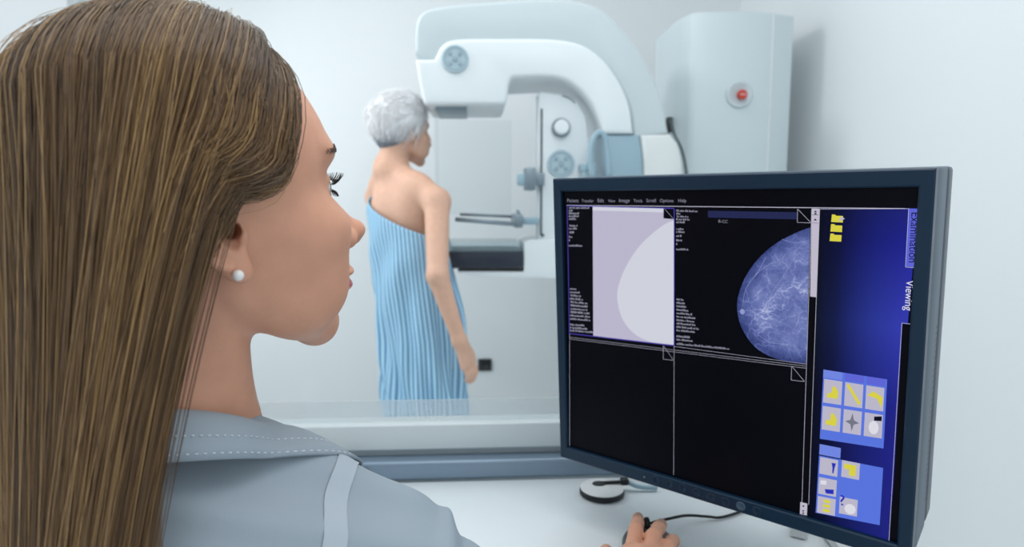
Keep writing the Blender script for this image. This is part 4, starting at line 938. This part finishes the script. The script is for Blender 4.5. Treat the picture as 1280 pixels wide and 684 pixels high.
for _ in range(5):
    d = coat_sdf(flat, False); nr2 = np.where(d < .012)[0]
    if not len(nr2): break
    q = flat[nr2]; h = 2e-3; G = np.stack([(coat_sdf(q+h*e, False)-coat_sdf(q-h*e, False))/(2*h) for e in np.eye(3, dtype=np.float32)], 1); G[:, 2] *= .15; G[:, 1] -= .5; G /= np.linalg.norm(G, axis=1, keepdims=True)+1e-6
    flat[nr2] = q+G*np.clip(.013-d[nr2], 0, .03)[:, None]
S_all[:, 13:] = flat.reshape(len(S_all), -1, 3)
HM = hair_mat('brown hair', (60, 40, 20), (120, 89, 51), (194, 156, 100), .37)
(Vs, Qs), tn = strands(S_all, .00027, .00012, T_all)
hair = mk('hair', (Vs, Qs), HM, pt, attrs={'tone': np.clip(tn-.04+.13*np.tile(np.repeat(np.linspace(0, 1, NSEG), 3), len(S_all)), 0, 1)}); hair['kind'] = 'stuff'; setp(hair, 'long straight brown hair tucked behind the ear')
# inner hair mass so that no scalp shows through
def cap_sdf(p):
    q = w2h(p); y = np.abs(q[:, 1]); d = s_ell(q, HC, HR*.955)
    hlx = np.interp(q[:, 2], [-.05, .02, .030, .045, .068, .088, .098, .15], [-.012, -.004, .022, .030, .042, .050, .056, .078])
    hlz = np.where(q[:, 0] > .0, .0, 0)
    d = smax(d, (q[:, 0]-hlx+.006)*.7, .004)
    d = smax(d, -(q[:, 2]+.02), .01)
    hang = None
    for a_, b_, r_ in ((h2w((-.052, -.060, .02)), h2w((-.070, -.062, -.02))+np.array([0, 0, -.30]), .020), (h2w((-.080, -.030, .02)), h2w((-.092, -.03, -.02))+np.array([0, 0, -.30]), .022), (h2w((-.090, .012, .02)), h2w((-.095, .01, -.02))+np.array([0, 0, -.30]), .022), (h2w((-.066, .055, .02)), h2w((-.075, .05, -.02))+np.array([0, 0, -.30]), .02)):
        c = s_cap(p, a_, b_, r_, r_*.8); hang = c if hang is None else smin(hang, c, .02)
    return smin(d, hang, .02)
Vm, Qm = nets(cap_sdf, HO-np.array([.2, .2, .34]), HO+np.array([.16, .16, .17]), .004)
mk('hair_mass', (Vm, Qm), HM, hair, attrs={'tone': np.full(len(Vm), .22)})
# loose flyaway hairs
n = 70; P_ = make_paths(-1, n, 'part', RNG.normal(.06, .03, n)); P_ += (RNG.normal(0, .006, (n, 1, 3)))*np.linspace(0, 1, NSEG)[None, :, None]
(Vs, Qs), tn = strands(P_, .0002, .0001, np.full(n, .9)); o = mk('flyaway_hair', (Vs, Qs), HM, hair, attrs={'tone': tn}); o['kind'] = 'stuff'

# stool under her, out of view
st = tl(0, 0, 0); stl = empty('stool', (st[0], st[1]+.05, 0), 'round grey office stool under the seated woman', 'stool')
zt = NB[2]-.56-.115
mk('seat', lathe([(.15, zt-.06), (.185, zt-.05), (.19, zt-.02), (.17, zt), (0, zt)], (st[0], st[1]+.05, 0), n=28), M['darkgrey'], stl)
mk('gas_column', lathe([(.025, .07), (.025, zt-.06), (0, zt-.06)], (st[0], st[1]+.05, 0), n=14), M['steel'], stl)
for k in range(5):
    a = 2*pi*k/5; e_ = np.array([st[0]+.24*cos(a), st[1]+.05+.24*sin(a), .055]); lg = mk('leg', tube([(st[0], st[1]+.05, .085), e_], [.02, .012], 8), M['steel'], stl); mk('caster', sphere((e_[0], e_[1], .026), .0255, 12, 8), M['rubber'], lg)

# ------------------------------------------------------------------ mouse
mdir = np.array([.10, 1, 0]); mdir /= np.linalg.norm(mdir); mrt = np.array([mdir[1], -mdir[0], 0])
mf = on_z(805, 657, ZD+.014); mcn = np.array([mf[0], mf[1], ZD])-mdir*.051
ms = empty('computer_mouse', tuple(mcn), 'small black computer mouse under the hand of the seated woman', 'mouse')
V = []; F = []; nu, nvv = 18, 20
for i in range(nu+1):
    t = i/nu; s_ = -.052+.104*t; wd = .0325*(1-abs(2*t-1)**3.2)**.5+.001; ht = .030*(1-((t-.42)/.62)**2)**.5 if abs((t-.42)/.62) < 1 else .004; ht = max(ht, .012)*(1-.35*max(0, abs(2*t-1)-.8)/.2)
    for k in range(nvv):
        a = pi*k/(nvv-1); V.append(mcn+mdir*s_-mrt*cos(a)*wd*(1 if .1 < a < 3.04 else .97)+np.array([0, 0, .001+ht*sin(a)**.75]))
for i in range(nu):
    for k in range(nvv-1): F.append([i*nvv+k, i*nvv+k+1, (i+1)*nvv+k+1, (i+1)*nvv+k])
    F.append([i*nvv+nvv-1, i*nvv, (i+1)*nvv, (i+1)*nvv+nvv-1])
F.append(list(range(nvv))[::-1]); F.append([nu*nvv+k for k in range(nvv)])
mk('shell', (V, F), M['mouse'], ms)
wc = mcn+mdir*.030+np.array([0, 0, .0255]); mk('scroll_wheel', lathe([(.008, -.003), (.0095, -.002), (.0095, .002), (.008, .003)], wc, mrt, 18), M['rubber'], ms)
fe = mcn+mdir*.050+np.array([0, 0, .010])
cpx = [(846, 646.5, .014), (862, 644.5, .010), (885, 646, .005), (900, 647, .003), (922, 641, .003), (950, 628, .003)]
mk('cable', tube([fe, fe+mdir*.012+mrt*.006]+[on_z(x, y, ZD+z) for x, y, z in cpx], .0019, 8, 6), M['rubber'], ms)

# ------------------------------------------------------------------ patient
PD = 2.36
HB2 = frame_from(37, -3, 0); ear_p = at(517.5, 168, PD-.03); HO2 = ear_p-(-HB2[1])*.072
def p2w(q): return HO2+np.asarray(q)@HB2
def pw2h(p): return (p-HO2.astype(np.float32))@HB2.T.astype(np.float32)
pyaw = radians(58); PF = np.array([cos(pyaw), sin(pyaw), 0]); PRt = np.array([sin(pyaw), -cos(pyaw), 0]); ZU = np.array([0, 0, 1.])
def zpx(y): return at(510, y, PD)[2]
c_top = at(507, 262, PD); c_hip = at(527, 420, PD); c_bot = at(533, 528, PD)
def cline(z): return np.array([np.interp(z, [c_bot[2], c_hip[2], c_top[2]], [c_bot[k], c_hip[k], c_top[k]]) for k in (0, 1)]).T
nbp = p2w((-.05, 0, -.12)); shR = at(546, 248, PD-.13); shL = at(472, 243, PD+.10)
elR = at(547, 345, PD-.235); wrR = at(574, 425, PD-.21); hnR = at(582, 447, PD-.19)
def pbody(p):
    d = head_sdf(pw2h(p), True, False)
    d = smin(d, s_cap(p, p2w((-.025, 0, -.02)), nbp, .050, .054), .02)
    d = smin(d, s_cap(p, nbp+ZU*-.01, shR*.62+nbp*.38-ZU*.012, .052, .044), .035); d = smin(d, s_cap(p, nbp+ZU*-.01, shL*.62+nbp*.38-ZU*.012, .052, .044), .035)
    d = smin(d, s_cap(p, shR*.6+nbp*.4, shR-ZU*.012, .045, .047), .03); d = smin(d, s_cap(p, shL*.6+nbp*.4, shL-ZU*.012, .045, .045), .03)
    ct = np.array([c_top[0], c_top[1], c_top[2]-.05])
    q = p-ct.astype(np.float32); ql = np.stack([q@PF.astype(np.float32), q@PRt.astype(np.float32), q[:, 2]], 1)
    d = smin(d, s_ell(ql, (0, 0, -.02), (.090, .128, .19)), .05)
    d = smin(d, s_ell(ql, (-.040, .05, .05), (.05, .06, .085)), .05); d = smin(d, s_ell(ql, (-.040, -.05, .05), (.05, .06, .085)), .05)
    d = smin(d, s_cap(p, shR-ZU*.01, elR, .044, .036), .02); e2 = s_cap(p, elR, wrR, .036, .0235); d = smin(d, e2, .015)
    elL = at(478, 345, PD+.16); d = smin(d, s_cap(p, shL-ZU*.01, elL, .042, .034), .02); d = smin(d, s_cap(p, elL, elL+PF*.16-ZU*.12, .034, .024), .015)
    d = smin(d, s_cap(p, np.array([*cline(.95), .95]), np.array([*cline(.75), .78]), .100, .105), .06)
    for s_ in (-1, 1):
        hp = np.array([*cline(.70), .70])+PRt*.075*s_; an = np.array([*cline(.4), .08])+PRt*.07*s_
        d = smin(d, s_cap(p, hp, an*.5+hp*.5, .060, .050), .03); d = smin(d, s_cap(p, an*.5+hp*.5, an, .052, .034), .02); d = smin(d, s_cap(p, an-ZU*.045, an+PF*.15-ZU*.052, .032, .024), .02)
    return smax(d, -p[:, 2]+.001, .004)
hd_dir = (hnR-wrR)/np.linalg.norm(hnR-wrR)
pf = []
side_v = np.cross(hd_dir, PRt); side_v /= np.linalg.norm(side_v)
for k, (ln, dx) in enumerate(((.074, -.027), (.084, -.009), (.078, .009), (.062, .025))):
    b0 = wrR+hd_dir*.088+side_v*dx; k1 = b0+hd_dir*ln*.5+PRt*.002; k2 = k1+(hd_dir*.8-PRt*.25+side_v*-.1)*ln*.33; k3 = k2+(hd_dir*.7-PRt*.5)*ln*.28; pf.append([b0, k1, k2, k3])
tb = wrR+hd_dir*.035-side_v*.026; pf.append([tb, tb+hd_dir*.03-side_v*.012, tb+hd_dir*.052-side_v*.012, tb+hd_dir*.068-side_v*.008])
ppalm = [wrR+hd_dir*.01]+[q[0] for q in pf[:4]]+[tb]
phand = lambda p: hand_sdf(p, ppalm, pf, wrR, [.0085, .0088, .0084, .0075, .0095])
pbf = lambda p: smin(pbody(p), phand(p), .01)
pe = empty('person', (c_hip[0], c_hip[1], 0), 'woman patient with short white hair wrapped in a blue striped gown, seen from behind', 'person')
Vp, Qp = nets(pbf, (HO2[0]-.30, HO2[1]-.44, -.01), (HO2[0]+.36, HO2[1]+.36, HO2[2]+.16), .0052)
zcut = wrR[2]-.25
mk('body', (Vp, Qp), SK2, pe)
# finer head and hand skins are part of the same body surface; the gown follows
def gown(th, z):
    """point on the wrapped gown; th 0 = front, +pi/2 = right"""
    pass
nth, nzz = 220, 70; Vg = []; stripe = []; ztopc = []
for i in range(nth):
    th = 2*pi*i/nth; rgt = sin(th); fw_ = cos(th)
    zt_ = zpx(272)-.070*rgt-.0*fw_ - (.03 if fw_ > 0 else 0)*fw_
    zt_ = zt_+.010*max(0, -rgt)**2
    ztopc.append(zt_)
zb = .30; TH = np.linspace(0, 2*pi, nth, endpoint=False)
for j in range(nzz+1):
    t = j/nzz
    for i in range(nth):
        th = TH[i]; zt_ = ztopc[i]; z = zt_*(1-t)+zb*t; c = cline(z)
        a = np.interp(z, [.30, .55, .80, .95, 1.08, 1.16, 1.24, 1.30], [.155, .158, .160, .158, .156, .154, .135, .10]); b = np.interp(z, [.30, .55, .80, .95, 1.08, 1.16, 1.24, 1.30], [.135, .138, .138, .132, .126, .120, .100, .08])
        pl = np.clip((zt_-z)/.55, 0, 1)
        fold = .010*pl*sin(9*th+3*sin(2*z*3)+1.2)+.006*pl*sin(17*th-2.1+4*z)+.007*sin(5*th+14*z+2*sin(6*z))*np.clip((zt_-z)/.15, 0, 1)*np.clip((z-.45)/.3, 0, 1)
        rr = 1+fold/.15
        Vg.append([*(c+(PF*cos(th)*b*rr+PRt*sin(th)*a*rr)[:2]), z]); stripe.append(th/(2*pi)*62+.35*sin(3*z+th))
Fg = []
for j in range(nzz):
    for i in range(nth): Fg.append([j*nth+i, j*nth+(i+1) % nth, (j+1)*nth+(i+1) % nth, (j+1)*nth+i])
sv = np.array(stripe)
GM = bpy.data.materials.new('blue striped gown'); GM.use_nodes = True; N_, L_n = nodes(GM); b_ = N_['Principled BSDF']; b_.inputs['Roughness'].default_value = .8
a_ = N_.new('ShaderNodeAttribute'); a_.attribute_name = 'stripe'; sn = N_.new('ShaderNodeMath'); sn.operation = 'SINE'; ml = N_.new('ShaderNodeMath'); ml.operation = 'MULTIPLY'; ml.inputs[1].default_value = 2*pi
L_n.new(a_.outputs['Fac'], ml.inputs[0]); L_n.new(ml.outputs[0], sn.inputs[0])
rp = N_.new('ShaderNodeValToRGB'); e = rp.color_ramp.elements; e[0].position = .30; e[0].color = lin((180, 222, 243)); e[1].position = .75; e[1].color = lin((98, 144, 186))
mr = N_.new('ShaderNodeMapRange'); mr.inputs[1].default_value = -1; mr.inputs[2].default_value = 1; L_n.new(sn.outputs[0], mr.inputs[0]); L_n.new(mr.outputs[0], rp.inputs[0]); L_n.new(rp.outputs[0], b_.inputs['Base Color'])
gn = mk('gown', (Vg, np.array(Fg)), GM, pe, attrs={'stripe': sv}); setp(gn, 'light blue gown with darker blue stripes, bare at the right shoulder')
sd_ = gn.modifiers.new('thickness', 'SOLIDIFY'); sd_.thickness = .004; sd_.offset = -1
# strap hem along the upper edge
# short white hair: mass plus tufts
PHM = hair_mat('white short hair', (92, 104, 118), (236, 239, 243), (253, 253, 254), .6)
def phair(p):
    q = pw2h(p); d = s_ell(q, (-.022, 0, .062), (.112, .090, .094))
    n = np.sin(70*q[:, 0]+3*np.sin(60*q[:, 1]))*np.sin(64*q[:, 1]+40*q[:, 2]); d = d-.003*n
    d = smin(d, s_ell(q, (-.060, 0, .0), (.052, .062, .060)), .03); d = smin(d, s_ell(q, (-.112, .0, .075), (.024, .045, .022)), .03)
    hx = np.interp(q[:, 2], [-.08, -.03, 0, .02, .035, .07, .1, .16], [-.03, -.018, -.012, -.006, .034, .055, .078, .10])
    return smax(d, (q[:, 0]-hx)*.8, .008)
Vq, Qq = nets(phair, HO2-np.array([.18, .18, .12]), HO2+np.array([.18, .18, .18]), .004)
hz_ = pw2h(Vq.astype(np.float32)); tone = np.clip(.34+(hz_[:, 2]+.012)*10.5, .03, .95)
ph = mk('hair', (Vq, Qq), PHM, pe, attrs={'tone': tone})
sel = RNG.choice(len(Vq), 2600); roots = hz_[sel].astype(float); nrm = (roots-np.array([-.02, 0, .05])); nrm /= np.linalg.norm(nrm, axis=1, keepdims=True)
flow = np.stack([-.7*np.ones(len(sel)), .15*np.sign(roots[:, 1]), -.25-.9*(roots[:, 2] < .05)], 1)+RNG.normal(0, .35, (len(sel), 3)); flow -= nrm*(flow*nrm).sum(1, keepdims=True)
ln = (.024+.022*RNG.random(len(sel)))*np.clip((roots[:, 2]+.05)*14, .35, 1.1); t = np.linspace(0, 1, 6)
Pp = roots[:, None]+(flow[:, None]*t[None, :, None]+nrm[:, None]*(.35*t-.25*t*t+.05)[None, :, None])*ln[:, None, None]
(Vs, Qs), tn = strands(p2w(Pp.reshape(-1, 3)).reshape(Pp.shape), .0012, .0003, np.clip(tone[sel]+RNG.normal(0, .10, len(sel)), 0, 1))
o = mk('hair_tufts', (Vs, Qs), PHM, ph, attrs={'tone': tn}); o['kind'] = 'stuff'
